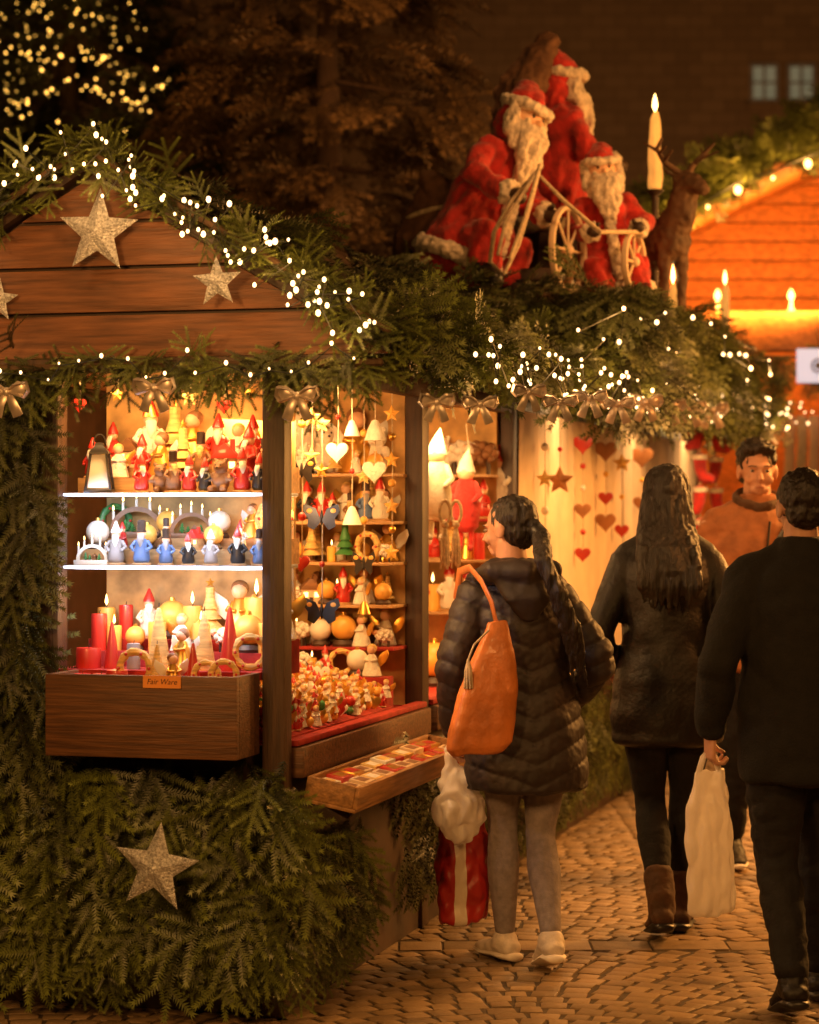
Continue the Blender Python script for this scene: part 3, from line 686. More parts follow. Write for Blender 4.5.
KIND = {
 'rf':('wooden_figurine',g_fig,(M.red,M.red,M.white),'red coated figurine','figurine'),
 'bf':('wooden_figurine',g_fig,(M.blue,M.dark,M.grey,True),'blue figurine in tall hat','figurine'),
 'gf':('wooden_figurine',g_fig,(M.grey,M.white,M.felt),'grey and white figurine','figurine'),
 'nf':('wooden_figurine',g_fig,(M.brown,M.dark,M.straw,True),'brown figurine in tall hat','figurine'),
 'df':('wooden_figurine',g_fig,(M.black,M.red,M.white),'black figurine with red cap','figurine'),
 'wf':('wooden_figurine',g_fig,(M.felt,M.red,M.white),'white figurine with red cap','figurine'),
 'a1':('candle_arch',g_arch,(.062,M.white),'white candle arch','candle arch'),
 'a2':('candle_arch',g_arch,(.075,M.brown),'brown wooden candle arch','candle arch'),
 'wa':('angel_ornament',g_angel,(M.felt,M.straw),'white robed angel','angel'),
 'ga':('angel_ornament',g_angel,(M.gold,M.brown),'gold robed angel','angel'),
 'pb':('plush_bear',g_bear,(M.felt,),'white plush bear','plush toy'),
 'bb':('plush_bear',g_bear,(M.brown,),'brown plush bear','plush toy'),
 'ho':('toy_house',g_house,(M.lwood,M.red),'wooden house with red roof','toy house'),
 'h2':('toy_house',g_house,(M.cream,M.brown),'cream house with brown roof','toy house'),
 'sh':('toy_sheep',g_sheep,(M.felt,),'white woolly toy sheep','toy sheep'),
 'bs':('toy_sheep',g_sheep,(M.brown,),'brown woolly toy sheep','toy sheep'),
 'tr':('wooden_tree',g_tree,(M.straw,M.brown),'straw coloured wooden tree','ornament'),
 'gt':('wooden_tree',g_tree,(M.green,M.brown),'green wooden tree','ornament'),
 'gl':('glass_globe',g_globe,(M.amber,),'amber globe on dark foot','ornament'),
 'wg':('glass_globe',g_globe,(M.white,),'white globe on dark foot','ornament'),
 'rc':('pillar_candle',g_candle,(M.red,.022,.10),'red pillar candle','candle'),
 'sc':('pillar_candle',g_candle,(M.red,.034,.055),'squat red candle','candle'),
 'gc':('pillar_candle',g_candle,(M.grey,.024,.09),'grey pillar candle','candle'),
 'ac':('pillar_candle',g_candle,(M.amber,.026,.085,True),'lit amber candle','candle'),
 'yc':('cone_candle',g_cone,(M.straw,.028,.14),'straw coloured cone candle','candle'),
 'kc':('cone_candle',g_cone,(M.red,.026,.15),'tall red cone candle','candle'),
 'wr':('wreath_ornament',g_wreath,(M.straw,),'straw wreath with red berries','wreath'),
 'gw':('wreath_ornament',g_wreath,(M.green,),'green wreath with red berries','wreath'),
}
ORD = ['first','second','third','fourth','fifth','sixth','seventh','eighth','ninth','tenth','eleventh','twelfth']
def row(keys, u0, u1, s, z, place, sc=1, jit=.014):
    keys = keys.split(); n = len(keys)
    for i, k in enumerate(keys):
        nm, fn, ar, ph, cat = KIND[k]; u = u0+(u1-u0)*(i+.5)/n+rnd.uniform(-jit,jit)
        put(k, nm, fn, ar, W(u, s+rnd.uniform(-.010,.010), z), NROT+rnd.uniform(-.8,.8), f'{ph}, {ORD[i]} from left {place}', cat, None, sc*rnd.uniform(.76,1.24))
U0, U1 = -.755, -.085
ul = u_at(99,.075); put('la','lantern',g_lantern,(),W(ul,.080,1.652),NROT+.25,'black framed lantern with pale panes on the top shelf of front window','lantern',None,1.0)
row('rf bb nf rf df bb rf df', U0+.20, U1, .085, 1.652, 'in front row, front window top shelf', .88)
row('rf wa rf ga tr nf ho rf nf', U0, U1, .19, 1.702, 'in middle row, front window top shelf', 1.0)
row('rf h2 wf tr ga rf wa rf nf', U0, U1, .31, 1.737, 'in back row, front window top shelf', 1.35)
row('a1 gf bf bf df gf df bf', U0+.03, U1, .10, 1.418, 'in front row, front window middle shelf', .92)
row('wg rf gl nf ho gl wf gl', U0, U1, .19, 1.468, 'in middle row, front window middle shelf', .80)
row('gw a2 gl a2 wg ga wr', U0, U1, .31, 1.503, 'in back row, front window middle shelf', 1.0)
row('sc kc gc yc ga yc kc wr', U0+.02, U1, .05, 1.085, 'in front row, front window deck', 1.15)
row('rc ac gl ac wa ac sh gl ac', U0, U1, .19, 1.135, 'in middle row, front window deck', 1.05)
row('ac rc wf gl ac tr ga ac wa', U0, U1, .31, 1.170, 'in back row, front window deck', 1.35)
row('sc sc sc wr yc ga kc wr wr', fu0+.05, fu1-.05, -.12, 1.036, 'in the box below front window', .95)
v0, v1 = -.64, -.085
row('wa pb pb ga pb', v0, v1, 1.62, 1.735, 'in back row, side window top shelf', 1.75)
row('sh rf pb tr wa gl', v0, v1, 1.53, 1.735, 'in front row, side window top shelf', .9)
row('tr wa ga gl wa tr ga', v0, v1, 1.65, 1.555, 'in back row, side window second shelf', 1.05)
row('df bf nf df rf df nf bf wf', v0, v1, 1.55, 1.555, 'in front row, side window second shelf', .92)
row('wa ga tr wa gl ga', v0, v1, 1.65, 1.40, 'in back row, side window third shelf', 1.0)
row('gt tr gl tr ac gt wr sh', v0, v1, 1.55, 1.40, 'in front row, side window third shelf', .88)
row('ac wa ga ac wa tr', v0, v1, 1.65, 1.24, 'in back row, side window fourth shelf', 1.0)
row('wf ga sh h2 gl rf wa gl', v0, v1, 1.55, 1.24, 'in front row, side window fourth shelf', .9)
row('ga ac wa gl ga wa', v0, v1, 1.65, 1.08, 'in back row, side window lowest shelf', 1.05)
row('wg wa sh wg gl wa sh', v0, v1, 1.55, 1.08, 'in front row, side window lowest shelf', 1.0)
row('ho ac wf sh ac rf wr wg wa', v0, v1, 1.445, .976, 'in back row on side counter', .9)
row('wg gl sh wa ac', -.66, -.38, 1.25, 1.011, 'on raised step, far group on side counter', 1.0)
row('rf gl wr wa', -.66, -.38, .85, 1.011, 'on raised step, near group on side counter', 1.0)
w0, w1 = -.50, -.075
row('sh sh pb sh bs', w0, w1, 3.16, 1.755, 'on second side window top shelf', 1.6)
row('rf rc rf kc wf rf', w0, w1, 3.16, 1.56, 'on second side window second shelf', 1.2)
row('gl ac rf tr ga rc', w0, w1, 3.16, 1.38, 'on second side window third shelf', 1.2)
row('wg ho ac wf rf gl', w0, w1, 3.16, 1.15, 'on second side window fourth shelf', 1.5)
row('ac ga rf gl tr', w0, w1, 2.7, .851, 'on second side window counter', 1.6)
heap = []
hk = [('red',M.red),('gold',M.gold),('white',M.white),('amber',M.amber),('green',M.green)]
tries = 0
while len(heap) < 300 and tries < 14000:
    tries += 1
    u = rnd.uniform(-.33,-.048); s = rnd.uniform(.12,1.39); q = rnd.uniform(.014,.024)
    z = .869+HS*(-.034-u) + (0 if len(heap) < 215 else .030)
    if all((u-a)**2+(s-b_)**2+(z-c)**2 > (q+d)**2*.75 for a,b_,c,d in heap):
        heap.append((u,s,z,q)); cn, cm = rnd.choice(hk); kind = rnd.random(); p = W(u,s,z)
        if kind < .38: put('hb'+cn,'bauble',g_bauble,(cm,.015),p,rnd.uniform(0,6),f'small {cn} bauble among ornaments heaped on the side counter','bauble',f'small {cn} baubles on the side counter',q/.015)
        elif kind < .58: put('hh'+cn,'heart_ornament',g_heart,(cm,.045),p+Vector((0,0,.02)),rnd.uniform(-.8,.5),f'small {cn} heart among ornaments heaped on the side counter','ornament',f'small {cn} hearts on the side counter',q/.015)
        elif kind < .74: put('rf','wooden_figurine',g_fig,(),p,NROT+rnd.uniform(-.6,.6),'tiny red figurine among ornaments heaped on the side counter','figurine','tiny red figurines on the side counter',.47)
        else: put('wa','angel_ornament',g_angel,(),p,NROT+rnd.uniform(-.6,.6),'tiny white angel among ornaments heaped on the side counter','angel','tiny white angels on the side counter',.54)
# hanging chains
def chain(px, u, ztop, L, items, label, cat='garland', s=None, sc=1):
    s = s_at(px,u) if s is None else s
    r = thing('hanging_ornament', label, cat, W(u,s,ztop), NROT)
    b = MB(); b.sweep([(0,0,0),(.002,0,-L*.5),(0,0,-L)],[.0022]*3,5); b.build('cord', M.rope, r)
    for i, (k, m, w) in enumerate(items):
        z = -L*(i+1)/len(items)+.01
        if k == 'h':
            p = [(w*.5*math.sin(2*PI*j/24)**3, z+w*.03125*(13*math.cos(2*PI*j/24)-5*math.cos(4*PI*j/24)-2*math.cos(6*PI*j/24)-math.cos(8*PI*j/24))) for j in range(24)]
            MB().prism(p,-.008-w*.1,-.008+w*.1).build('heart', m, r, bevel=w*.04)
        elif k == 's':
            q = star_mesh(w*.55,w*.26,w*.12); q.v = [(x,y-.006,zz+z) for x,y,zz in q.v]; q.build('star', m, r, smooth=False)
        elif k == 'b': MB().ball((0,0,z),w*.5,12).build('bead', m, r)
        elif k == 'f':
            MB().ball((0,-.004,z),(.006,.006,.026),10).build('butterfly_body', m, r)
            for sg in (-1,1):
                p = [(sg*.003,z-.006),(sg*.02,z+.03),(sg*w*.5,z+.045),(sg*w*.56,z+.02),(sg*w*.4,z-.002),(sg*w*.42,z-.03),(sg*.026,z-.042),(sg*.004,z-.016)]
                wg = MB().prism(p,-.008,-.004).build('wing', m, r)
                MB().ball((sg*w*.36,-.0085,z+.022),(.010,.001,.008),8).build('spot', M.amber, wg)
        elif k == 'g':
            MB().lathe([(0,z-w*.5),(w*.5,z-w*.5),(w*.34,z),(w*.15,z+w*.4),(0,z+w*.45)],12).build('bell', m, r)
    return r
A = M.amber; Bk = M.black
chain(322,-.02,2.03,.78,[('s',M.straw,.06),('s',M.gold,.05),('f',Bk,.115),('b',M.red,.02),('f',Bk,.115)],'cord with two black butterflies and straw stars in first side window')
chain(302,-.10,2.03,.62,[('b',M.gold,.03),('f',Bk,.09),('b',M.red,.03),('h',M.red,.06)],'cord with one black butterfly and red heart beside corner post')
chain(392,-.04,2.03,.60,[('s',A,.06),('b',M.gold,.03),('s',A,.06),('b',A,.03),('s',A,.06),('b',M.gold,.03),('s',A,.06)],'cord of small amber stars near the second post')
chain(352,-.05,2.03,.46,[('g',M.white,.06),('b',M.red,.02),('g',M.white,.07)],'cord with two white bells in first side window')
chain(375,-.05,2.03,.30,[('g',M.felt,.08),('h',M.felt,.09)],'short cord with white bell and heart in first side window')
chain(338,-.07,2.03,.24,[('b',M.red,.02),('h',M.white,.08)],'short cord with red bead and white heart in first side window')
chain(312,-.10,2.03,.26,[('s',M.straw,.07),('s',M.straw,.06)],'short cord with two straw stars in first side window')
chain(364,-.12,2.03,.80,[('b',A,.03),('s',M.straw,.06),('b',A,.03),('f',Bk,.08),('g',M.gold,.05)],'long cord with straw star, butterfly and gold bell in first side window')
for i, (px, L, itm) in enumerate([(80,.10,('h',M.red,.05)),(118,.07,('s',M.gold,.05)),(150,.12,('g',M.gold,.045)),(190,.08,('s',M.straw,.06)),(225,.11,('h',M.red,.05)),(250,.07,('b',M.gold,.04))]):
    chain(px,u_at(px,.10),2.03,L,[itm],f"single ornament on short cord at top of front window, {ORD[i]} from left",'ornament',s=.10)
th = M.tanheart
for px, L, itm, lb in [(560,.30,[('b',M.red,.025),('s',th,.13)],'cord with one brown star hanging before the cream curtain'),
    (583,.66,[('h',M.red,.10),('b',M.red,.03),('b',M.white,.03),('h',th,.085),('b',M.red,.03),('h',M.red,.08)],'cord of red and brown hearts with beads before the cream curtain'),
    (606,.50,[('h',th,.12),('b',M.gold,.03),('h',M.red,.08),('h',th,.11)],'cord of two brown hearts around a red one before the cream curtain'),
    (545,.74,[('b',M.white,.04),('s',M.straw,.08),('b',M.white,.04),('b',M.red,.03),('s',M.straw,.08)],'cord of straw stars and white beads before the cream curtain'),
    (622,.55,[('s',M.straw,.10),('b',M.gold,.03),('h',M.red,.08)],'cord with straw star and red heart before the cream curtain'),
    (642,.40,[('h',th,.13),('b',M.gold,.03),('h',th,.10)],'cord with two brown hearts behind dark haired woman'),
    (672,.7,[('b',M.gold,.04),('h',M.red,.10),('h',M.red,.10)],'cord with gold bead and red hearts near the far curtain end')]:
    chain(px,.055,2.03,L,itm,lb)
for i, px in enumerate((700,716)):
    b = thing('hanging_stocking', f"string of red felt stockings at the far end of eave, {'left' if i == 0 else 'right'} one", 'decoration', W(.34,s_at(px,.34),2.12), NROT)
    q = MB(); q.sweep([(0,0,.1),(0,0,-.74)],[.005]*2,5); q.build('cord', M.rope, b)
    for k in range(4):
        z = -.02-.19*k; sg = 1 if (k+i) % 2 else -1
        q = MB(); q.sweep([(0,-.01,z),(sg*.004,-.012,z-.07),(sg*.02,-.012,z-.115),(sg*.075,-.012,z-.13)],[.040,.035,.036,.024],10); q.build('stocking', M.redfelt, b)
        q = MB(); q.lathe([(.0,z-.014),(.046,z-.014),(.046,z+.014),(0,z+.014)],12,cy=-.01); q.build('cuff', M.fur, b)
def doll(px, u, ztop, h, robe, hat, label):
    s = s_at(px,u); r = thing('felt_doll', label, 'felt doll', W(u,s,ztop-h), NROT)
    b = MB(); b.sweep([(0,0,.01),(0,0,h*.25),(0,0,h*.5),(0,0,h*.62)],[(.055,.045),(.062,.05),(.048,.04),(.030,.03)],14); b.build('robe', robe, r)
    MB().ball((0,-.004,h*.68),.036,14).build('head', M.skinw, r)
    b = MB(); b.sweep([(0,.002,h*.70),(0,.004,h*.80),(.006,.006,h*.90),(.012,.006,h*.98)],[(.042,.040),(.032,.032),(.018,.018),(.004,.004)],14); b.build('hood', hat, r)
    for sg in (-1,1):
        b = MB(); b.sweep([(sg*.035,0,h*.56),(sg*.062,-.012,h*.42),(sg*.045,-.04,h*.34)],[.016,.015,.012],8); b.build('arm', robe, r)
        b = MB(); b.sweep([(sg*.022,0,.01),(sg*.024,-.005,-.07),(sg*.024,-.03,-.085)],[.013,.012,.013],8); b.build('leg', robe, r)
    b = MB(); b.sweep([(.012,.006,h*.96),(0,0,h+.1)],[.0015]*2,5); b.build('cord', M.rope, r)
doll(437,-.06,1.93,.36,M.felt,M.felt,'large white felt doll with pointed hood hanging beside the second post')
doll(466,-.06,1.86,.34,M.redfelt,M.felt,'large red felt doll with white hood in second side window')
doll(410,-.16,1.90,.26,M.felt,M.felt,'small white felt doll hanging in front of the second post')
doll(497,-.08,1.90,.28,M.felt,M.redfelt,'white felt doll with red hood at the far end of second side window')
for i, px in enumerate((445,456)):
    r = thing('rope_tassel', f"pale rope tassel hanging left of the woman's head, {ORD[i]} from left", 'tassel', W(.02,s_at(px,.02),1.56), NROT)
    b = MB(); b.sweep([(.022*math.sin(a),0,.03+.045*math.cos(a)) for a in np.linspace(0,2*PI,14)],[.007]*14,8,cap=0); b.build('loop', M.rope, r)
    b = MB()
    for k in range(9): b.sweep([(0,0,-.02),(.012*math.cos(k*.7),.012*math.sin(k*.7),-.08),(.017*math.cos(k*.7),.017*math.sin(k*.7),-.17-.012*(k%3))],[.005,.005,.004],6)
    b.build('tassel_strand', M.rope, r)
    MB().ball((0,0,-.02),.016,10).build('knot', M.rope, r)
u = u_at(162,-.246); pc = thing('price_card', 'orange handwritten card on the edge of the box below front window', 'sign', W(u,-.246,z_at(682,u,-.246)), NROT)
MB().box(-.062,.062,-.0015,.0015,-.019,.019).build('card', M.paper, pc)
cu = bpy.data.curves.new('t','FONT'); cu.body = 'Fair Ware'; cu.size = .024; cu.align_x = 'CENTER'; cu.align_y = 'CENTER'; cu.shear = .25
to = bpy.data.objects.new('t', cu); C.objects.link(to); dg = bpy.context.evaluated_depsgraph_get(); dg.update()
tm = bpy.data.meshes.new_from_object(to.evaluated_get(dg)); bpy.data.objects.remove(to)
tm.transform(Matrix.Translation((0,-.0022,0)) @ Matrix.Rotation(PI/2,4,'X')); tm.materials.clear(); link('lettering', tm, M.black, pc)
# side tray with packs
ty = thing('display_tray', 'shallow wooden tray of small packs hung below the side window', 'tray', W(0,0,0), NROT)
T = Matrix.Translation((.042,0,.752)) @ Matrix.Rotation(rad(11),4,'Y')
b = MB()
b.box(0,.175,.10,1.60,-.085,-.072,T); b.box(.163,.180,.10,1.60,-.072,.0,T); b.box(0,.163,.10,.118,-.072,.0,T); b.box(0,.163,1.582,1.60,-.072,.0,T); b.box(0,.014,.118,1.582,-.072,.0,T)
b.build('tray_box', M.traywood, ty, bevel=.003)
for sy in (.3,1.1):
    q = MB(); q.sweep([(.01,sy,.655),(.12,sy,.60),(.14,sy,.625)],[.01]*3,6); q.build('bracket', M.post, ty)
pcols = [('white',M.white,M.straw),('cream',M.cream,M.brown),('pale straw',M.straw,M.white),('cream',M.cream,M.brown),('gold',M.gold,M.red),('red',M.red,M.gold)]
for i in range(11):
    for j in range(2):
        nm, a, l = pcols[rnd.randrange(6)]; GBC[0] = a; GBC[1] = l
        uu = .050+.074*j; ss = .175+i*.128; p = T @ Vector((uu, ss, -.072))
        put('pk'+nm, 'gift_pack', g_box, (.064,.112,.070), W(p.x,p.y,p.z), 0, f"small {nm} pack in the side tray, {ORD[i]} from near end, {'inner' if j==0 else 'outer'} row", 'pack', None, rnd.uniform(.85,1.0), (0,rad(11),NROT+rnd.uniform(-.07,.07)))

# ================================================================== ROOF FIGURES
def roof_figure(loc, rz, sc, label, seated=True, back=False, lean=0):
    r = thing('bearded_figure', label, 'roof figure', loc, rz, None, sc)
    b = MB()
    if seated:
        b.sweep([(0,.02,.02),(0,.02,.12),(0,.03,.30),(0,.03,.48),(0,.02,.62),(0,.01,.70)],[(.24,.20),(.25,.21),(.20,.17),(.18,.15),(.17,.13),(.08,.07)],20)
        for sg in (-1,1): b.sweep([(sg*.10,.0,.14),(sg*.13,-.22,.18),(sg*.13,-.26,.04)],[.10,.09,.085],12)
    else:
        b.sweep([(0,.0,.02),(0,.0,.2),(0,.0,.42),(0,.0,.58),(0,.0,.68),(0,0,.74)],[(.22,.19),(.20,.17),(.16,.14),(.17,.14),(.17,.13),(.08,.07)],20)
    for sg in (-1,1):
        b.sweep([(sg*.14,.01,.63),(sg*.23,-.06,.46),(sg*.16,-.24,.42)],[.070,.068,.06],12)
    me = displace(remeshed(b,.014,3), cloth(9,.024,3,(1,1,.7))); link('coat', me, M.redfelt, r)
    MB().ball((0,-.02,.83),(.10,.105,.12),18).build('head', M.skinw, r)
    h = MB(); h.ball((0,-.128,.83),(.02,.026,.02),10); h.build('nose', M.skinw, r)
    for sg in (-1,1): MB().ball((sg*.036,-.112,.855),(.011,.008,.011),8).build('eye', M.black, r)
    be = MB(); be.sweep([(0,-.07,.80),(0,-.13,.74),(0,-.165,.62),(0,-.17,.50)],[(.095,.06),(.11,.06),(.09,.045),(.03,.02)],16)
    for sg in (-1,1): be.sweep([(sg*.09,-.03,.88),(sg*.11,-.04,.78),(sg*.08,-.11,.68)],[.04,.045,.035],8); be.sweep([(0,-.125,.80),(sg*.05,-.13,.79),(sg*.075,-.11,.765)],[.018,.017,.008],8)
    link('beard', displace(remeshed(be,.009,2), lambda co,no: .022*nse(co,30,4,(1,1,.45))+.008*nse(co,70,5,(1,1,.5))), M.fur, r)
    ho = MB(); ho.sweep([(0,.0,.86),(0,.02,.93),(.03,.06,.985),(.07,.13,.99),(.09,.19,.92)],[(.112,.122),(.10,.105),(.07,.07),(.045,.045),(.018,.018)],16)
    ho.ball((0,.045,.80),(.115,.09,.12),14)
    link('hood', displace(remeshed(ho,.013,3), cloth(14,.014,5)), M.redfelt, r)
    fz = lambda f: (lambda co,no: .014*nse(co,f,8)+.008*nse(co,f*2,9))
    def fur(pts, rs, name, n=12):
        m = MB(); m.sweep(pts, rs, n, cap=0 if len(pts) > 20 else .6); link(name, displace(remeshed(m,.010,1), fz(32)), M.fur, r)
    fur([(.112*math.cos(a),-.01+.125*math.sin(a),.895) for a in np.linspace(0,2*PI,24)],[.028]*24,'fur_brim')
    MB().ball((.092,.205,.90),.034,10).build('pompom', M.fur, r)
    R1 = .245 if seated else .215
    fur([(R1*math.cos(a),.01+R1*.84*math.sin(a),.05) for a in np.linspace(0,2*PI,28)],[.045]*28,'fur_hem')
    fur([(0,-.13,.60),(0,-.17,.35),(0,-.21,.12)],[.037,.036,.037],'fur_front')
    for sg in (-1,1):
        m = MB(); m.ball((sg*.16,-.26,.42),(.072,.046,.070),12); link('fur_cuff', displace(remeshed(m,.009,1), fz(40)), M.fur, r)
        m = MB(); m.sweep([(sg*.155,-.27,.42),(sg*.145,-.34,.415)],[(.04,.045),(.035,.04)],10); m.sweep([(sg*.135,-.29,.44),(sg*.115,-.325,.465)],[.018,.014],8); m.build('mitten', M.dark, r)
        if seated:
            m = MB(); m.sweep([(sg*.13,-.27,.03),(sg*.13,-.28,.0),(sg*.135,-.38,-.02)],[.07,.065,.05],10); m.build('boot', M.black, r)
    if back:
        s_ = MB(); s_.sweep([(.02,.20,.30),(.02,.26,.5),(.02,.24,.78),(.0,.14,.98),(-.02,.08,1.08)],[(.13,.09),(.19,.13),(.17,.12),(.10,.08),(.05,.05)],14); link('sack', displace(remeshed(s_,.013,3), cloth(12,.018,9)), M.sackc, r)
    if lean: r.rotation_euler = (Matrix.Rotation(lean,4,'Y') @ Matrix.Rotation(rz,4,'Z')).to_euler()
    return r
def RP(px, py, Y): return Vector((XG(px,Y), Y, ZG(py,Y)))
def onroof(px, Y, z=PZ): return Vector((XG(px,Y), Y, z))
ca = thing('wooden_sled', 'dark wooden sled with two pale wheels under the left and tall roof figures', 'sled', onroof(490,11.75), NROT)
b = MB(); b.box(-.36,.36,-.28,.30,.13,.19); b.box(-.36,-.33,-.28,.30,.19,.30); b.build('sled_bed', M.dark, ca, bevel=.006)
for wy in (-.24,.26):
    b = MB(); b.sweep([(-.36,wy,.03),(.30,wy,.03),(.42,wy,.08),(.46,wy,.20),(.38,wy,.28)],[.022]*5,8); b.sweep([(-.25,wy,.03),(-.25,wy,.15)],[.018]*2,6); b.sweep([(.2,wy,.03),(.2,wy,.15)],[.018]*2,6); b.build('runner', M.brown, ca)
Ci = (Matrix.Translation(ca.location) @ Matrix.Rotation(NROT,4,'Z')).inverted()
for px, py, Y, R_, yaw in ((568,250,11.45,.20,64),(634,262,11.50,.14,66)):
    o_ = Matrix.Translation((XG(px,Y),Y,ZG(py,Y))) @ Matrix.Rotation(rad(yaw),4,'Z'); Mx = Ci @ o_
    b = MB(); b.sweep([(R_*math.cos(a),0,R_*math.sin(a)) for a in np.linspace(0,2*PI,30)],[(.013,.018)]*30,8,ref=(0,1,0),cap=0,Mx=Mx)
    for k in range(8): b.sweep([(0,0,0),(R_*math.cos(k*PI/4),0,R_*math.sin(k*PI/4))],[.007]*2,6,Mx=Mx)
    b.ball((0,0,0),(.028,.03,.028),10,Mx); b.build('wheel', M.cream, ca)
sk = thing('brown_sack', 'dark brown stuffed sack leaning at the left end of the roof sled', 'sack', onroof(424,11.75,PZ), NROT)
b = MB(); b.sweep([(-.02,0,.05),(-.04,0,.18),(-.01,0,.36),(.05,0,.52),(.10,0,.60)],[(.13,.12),(.16,.14),(.14,.12),(.11,.09),(.13,.11)],16); link('sack_body', displace(remeshed(b,.012,3), cloth(10,.022,19)), M.sackc, sk)
q = MB(); q.sweep([(.03+.115*math.cos(a),.10*math.sin(a),.49+.03*math.cos(a)) for a in np.linspace(0,2*PI,20)],[.012]*20,8,cap=0); q.build('tie_cord', M.rope, sk)
f1 = roof_figure(onroof(460,11.55,PZ+.195), rad(48), .94, 'left seated red figure with white beard holding rope reins on the roof', lean=rad(22))
f2 = roof_figure(onroof(552,12.35,PZ+.44), rad(118), .94, 'tall red figure carrying a brown sack behind the seated roof figures', False, True, lean=rad(3))
MB().box(-.2,.2,-.2,.2,-.47,0).build('plinth', M.dark, f2, bevel=.01)
f3 = roof_figure(onroof(614,11.7,PZ+.07), rad(6), .74, 'right smaller seated red figure with long white beard beside the reindeer', lean=rad(-6))
MB().box(-.2,.2,-.2,.22,-.095,.02).build('plinth', M.dark, f3, bevel=.005)
rp = MB()
pts = [RP(540,165,11.2),RP(530,205,11.15),RP(518,245,11.15),RP(504,274,11.15),RP(490,262,11.15),RP(494,232,11.15),RP(512,200,11.15),RP(536,172,11.2),RP(563,200,11.2),RP(600,232,11.2),RP(642,232,11.5)]
rp.sweep(pts,[.011]*len(pts),8)
rp2 = [RP(538,172,11.12),RP(526,215,11.1),RP(510,258,11.1),RP(498,255,11.1),RP(506,220,11.1),RP(534,176,11.12)]; rp.sweep(rp2,[.010]*6,8)
tag(rp.build('rope_rein', M.rope), 'pale looped rope reins hanging from the left seated roof figure to the reindeer', 'rope')
rd_ = thing('reindeer_statue', 'dark brown carved reindeer with antlers at the right end of the roof figures', 'reindeer', onroof(652,12.0,PZ-.01), rad(-58), None, .74)
b = MB(); b.sweep([(-.32,0,.50),(-.18,0,.52),(.05,0,.50),(.25,0,.54)],[(.12,.13),(.15,.16),(.15,.17),(.13,.16)],14,ref=(0,0,1))
b.sweep([(.20,0,.56),(.31,0,.70),(.37,0,.86)],[.13,.105,.085],12); b.sweep([(.33,0,.90),(.43,0,.88),(.55,0,.82)],[.078,.068,.045],12)
for sg in (-1,1):
    b.sweep([(.22,sg*.07,.48),(.23,sg*.075,.27),(.22,sg*.075,.03)],[.06,.038,.030],8)
    b.sweep([(-.28,sg*.07,.50),(-.22,sg*.08,.34),(-.31,sg*.08,.22),(-.28,sg*.08,.03)],[.085,.055,.036,.030],8)
    b.sweep([(.33,sg*.06,.93),(.29,sg*.13,.97)],[(.024,.014),(.010,.008)],8)
b.sweep([(-.38,0,.56),(-.44,0,.50)],[.03,.015],8)
link('body', displace(remeshed(b,.012,3), lambda co,no: .014*nse(co,24,3)), M.deer, rd_)
for sg in (-1,1):
    a = MB(); a.sweep([(.35,sg*.03,.94),(.29,sg*.12,1.02),(.31,sg*.20,1.10),(.39,sg*.22,1.16)],[.024,.020,.016,.008],8)
    for p, q in (((.30,sg*.13,1.03),(.41,sg*.15,1.08)),((.31,sg*.2,1.09),(.22,sg*.24,1.15)),((.31,sg*.18,1.07),(.43,sg*.22,1.10))): a.sweep([p,q],[.014,.006],6)
    a.build('antler', M.deer, rd_)
    MB().ball((.42,sg*.06,.905),.012,8).build('eye', M.black, rd_)
def big_candle(px, y0, y1, Y, r, label, base):
    z0, z1 = ZG(y0,Y), ZG(y1,Y); t = thing('roof_candle', label, 'candle', (XG(px,Y),Y,base))
    h0 = z0-base
    MB().lathe([(0,0),(.05,0),(.05,.02),(.02,.04),(.018,h0-.03),(.05,h0),(0,h0+.002)],12).build('holder', M.dark, t)
    w_ = MB(); H_ = z1-base
    w_.sweep([(0,0,h0+.01),(.003,0,h0+.1),(-.002,.002,(h0+H_)/2),(.002,0,H_-.04),(.006,0,H_)],[r,r*1.08,r*.95,r*.8,r*.3],14); link('wax', displace(remeshed(w_,.006,1), lambda co,no: .006*nse(co,40,3,(1,1,.35))), M.glowwax, t)
    MB().lathe([(0,H_-.005),(r*.4,H_+.03),(r*.3,H_+.06),(0,H_+.10)],10).build('flame', M.flame, t)
big_candle(655,190,112,12.7,.036,'tall lit candle on a dark stand above the reindeer',PZ)
big_candle(673,326,284,11.9,.028,'short lit candle at the foot of the reindeer',ZG(330,11.9)-.02)
big_candle(725,345,285,15.2,.030,'slim lit candle standing on the far end of the fir roof',2.3)

# ================================================================== RIGHT-HAND STALL
YR = 19.
def XR(px): return XG(px,YR)
def ZR(py): return ZG(py,YR)
rs = thing('market_stall', 'far stall with orange lit plank gable and bulbs at right', 'market stall', (0,YR,0))
xl = XR(648); xr = 2*XR(905)-xl; xa = (xl+xr)/2; ze = ZR(232); za = ZR(116); zb1, zb0 = ZR(312), ZR(352)
MB().box(xl+.1,xr-.1,-.12,.10,zb0,zb1).build('beam', M.owood, rs, bevel=.01)
gb = MB(); z = zb1+.005; sl2 = (za-ze)/(xa-xl)
while z < za-.05:
    z1 = min(z+.17, za-.02); h0 = min((za-z)/sl2, xa-xl-.02); h1 = min((za-z1)/sl2, xa-xl-.02)
    gb.prism([(xa-h0,z),(xa+h0,z),(xa+h1,z1-.012),(xa-h1,z1-.012)],2.6,2.63); z += .17
gb.build('gable_board', M.owood, rs, bevel=.004)
for sg in (-1,1):
    q = MB(); e = xa+sg*(xa-xl+.15); np_ = 16
    for k in range(np_):
        y0 = -.75+5.2*k/np_; q.prism([(xa,za+.06),(e,ze-.08),(e,ze-.12),(xa,za+.01)],y0,y0+5.2/np_-.012)
    q.build('roof_panel', M.owood, rs, bevel=.004)
for x in (xl+.2, xr-.3): MB().box(x,x+.12,-.06,.06,0,zb0).build('post', M.post, rs, bevel=.01)
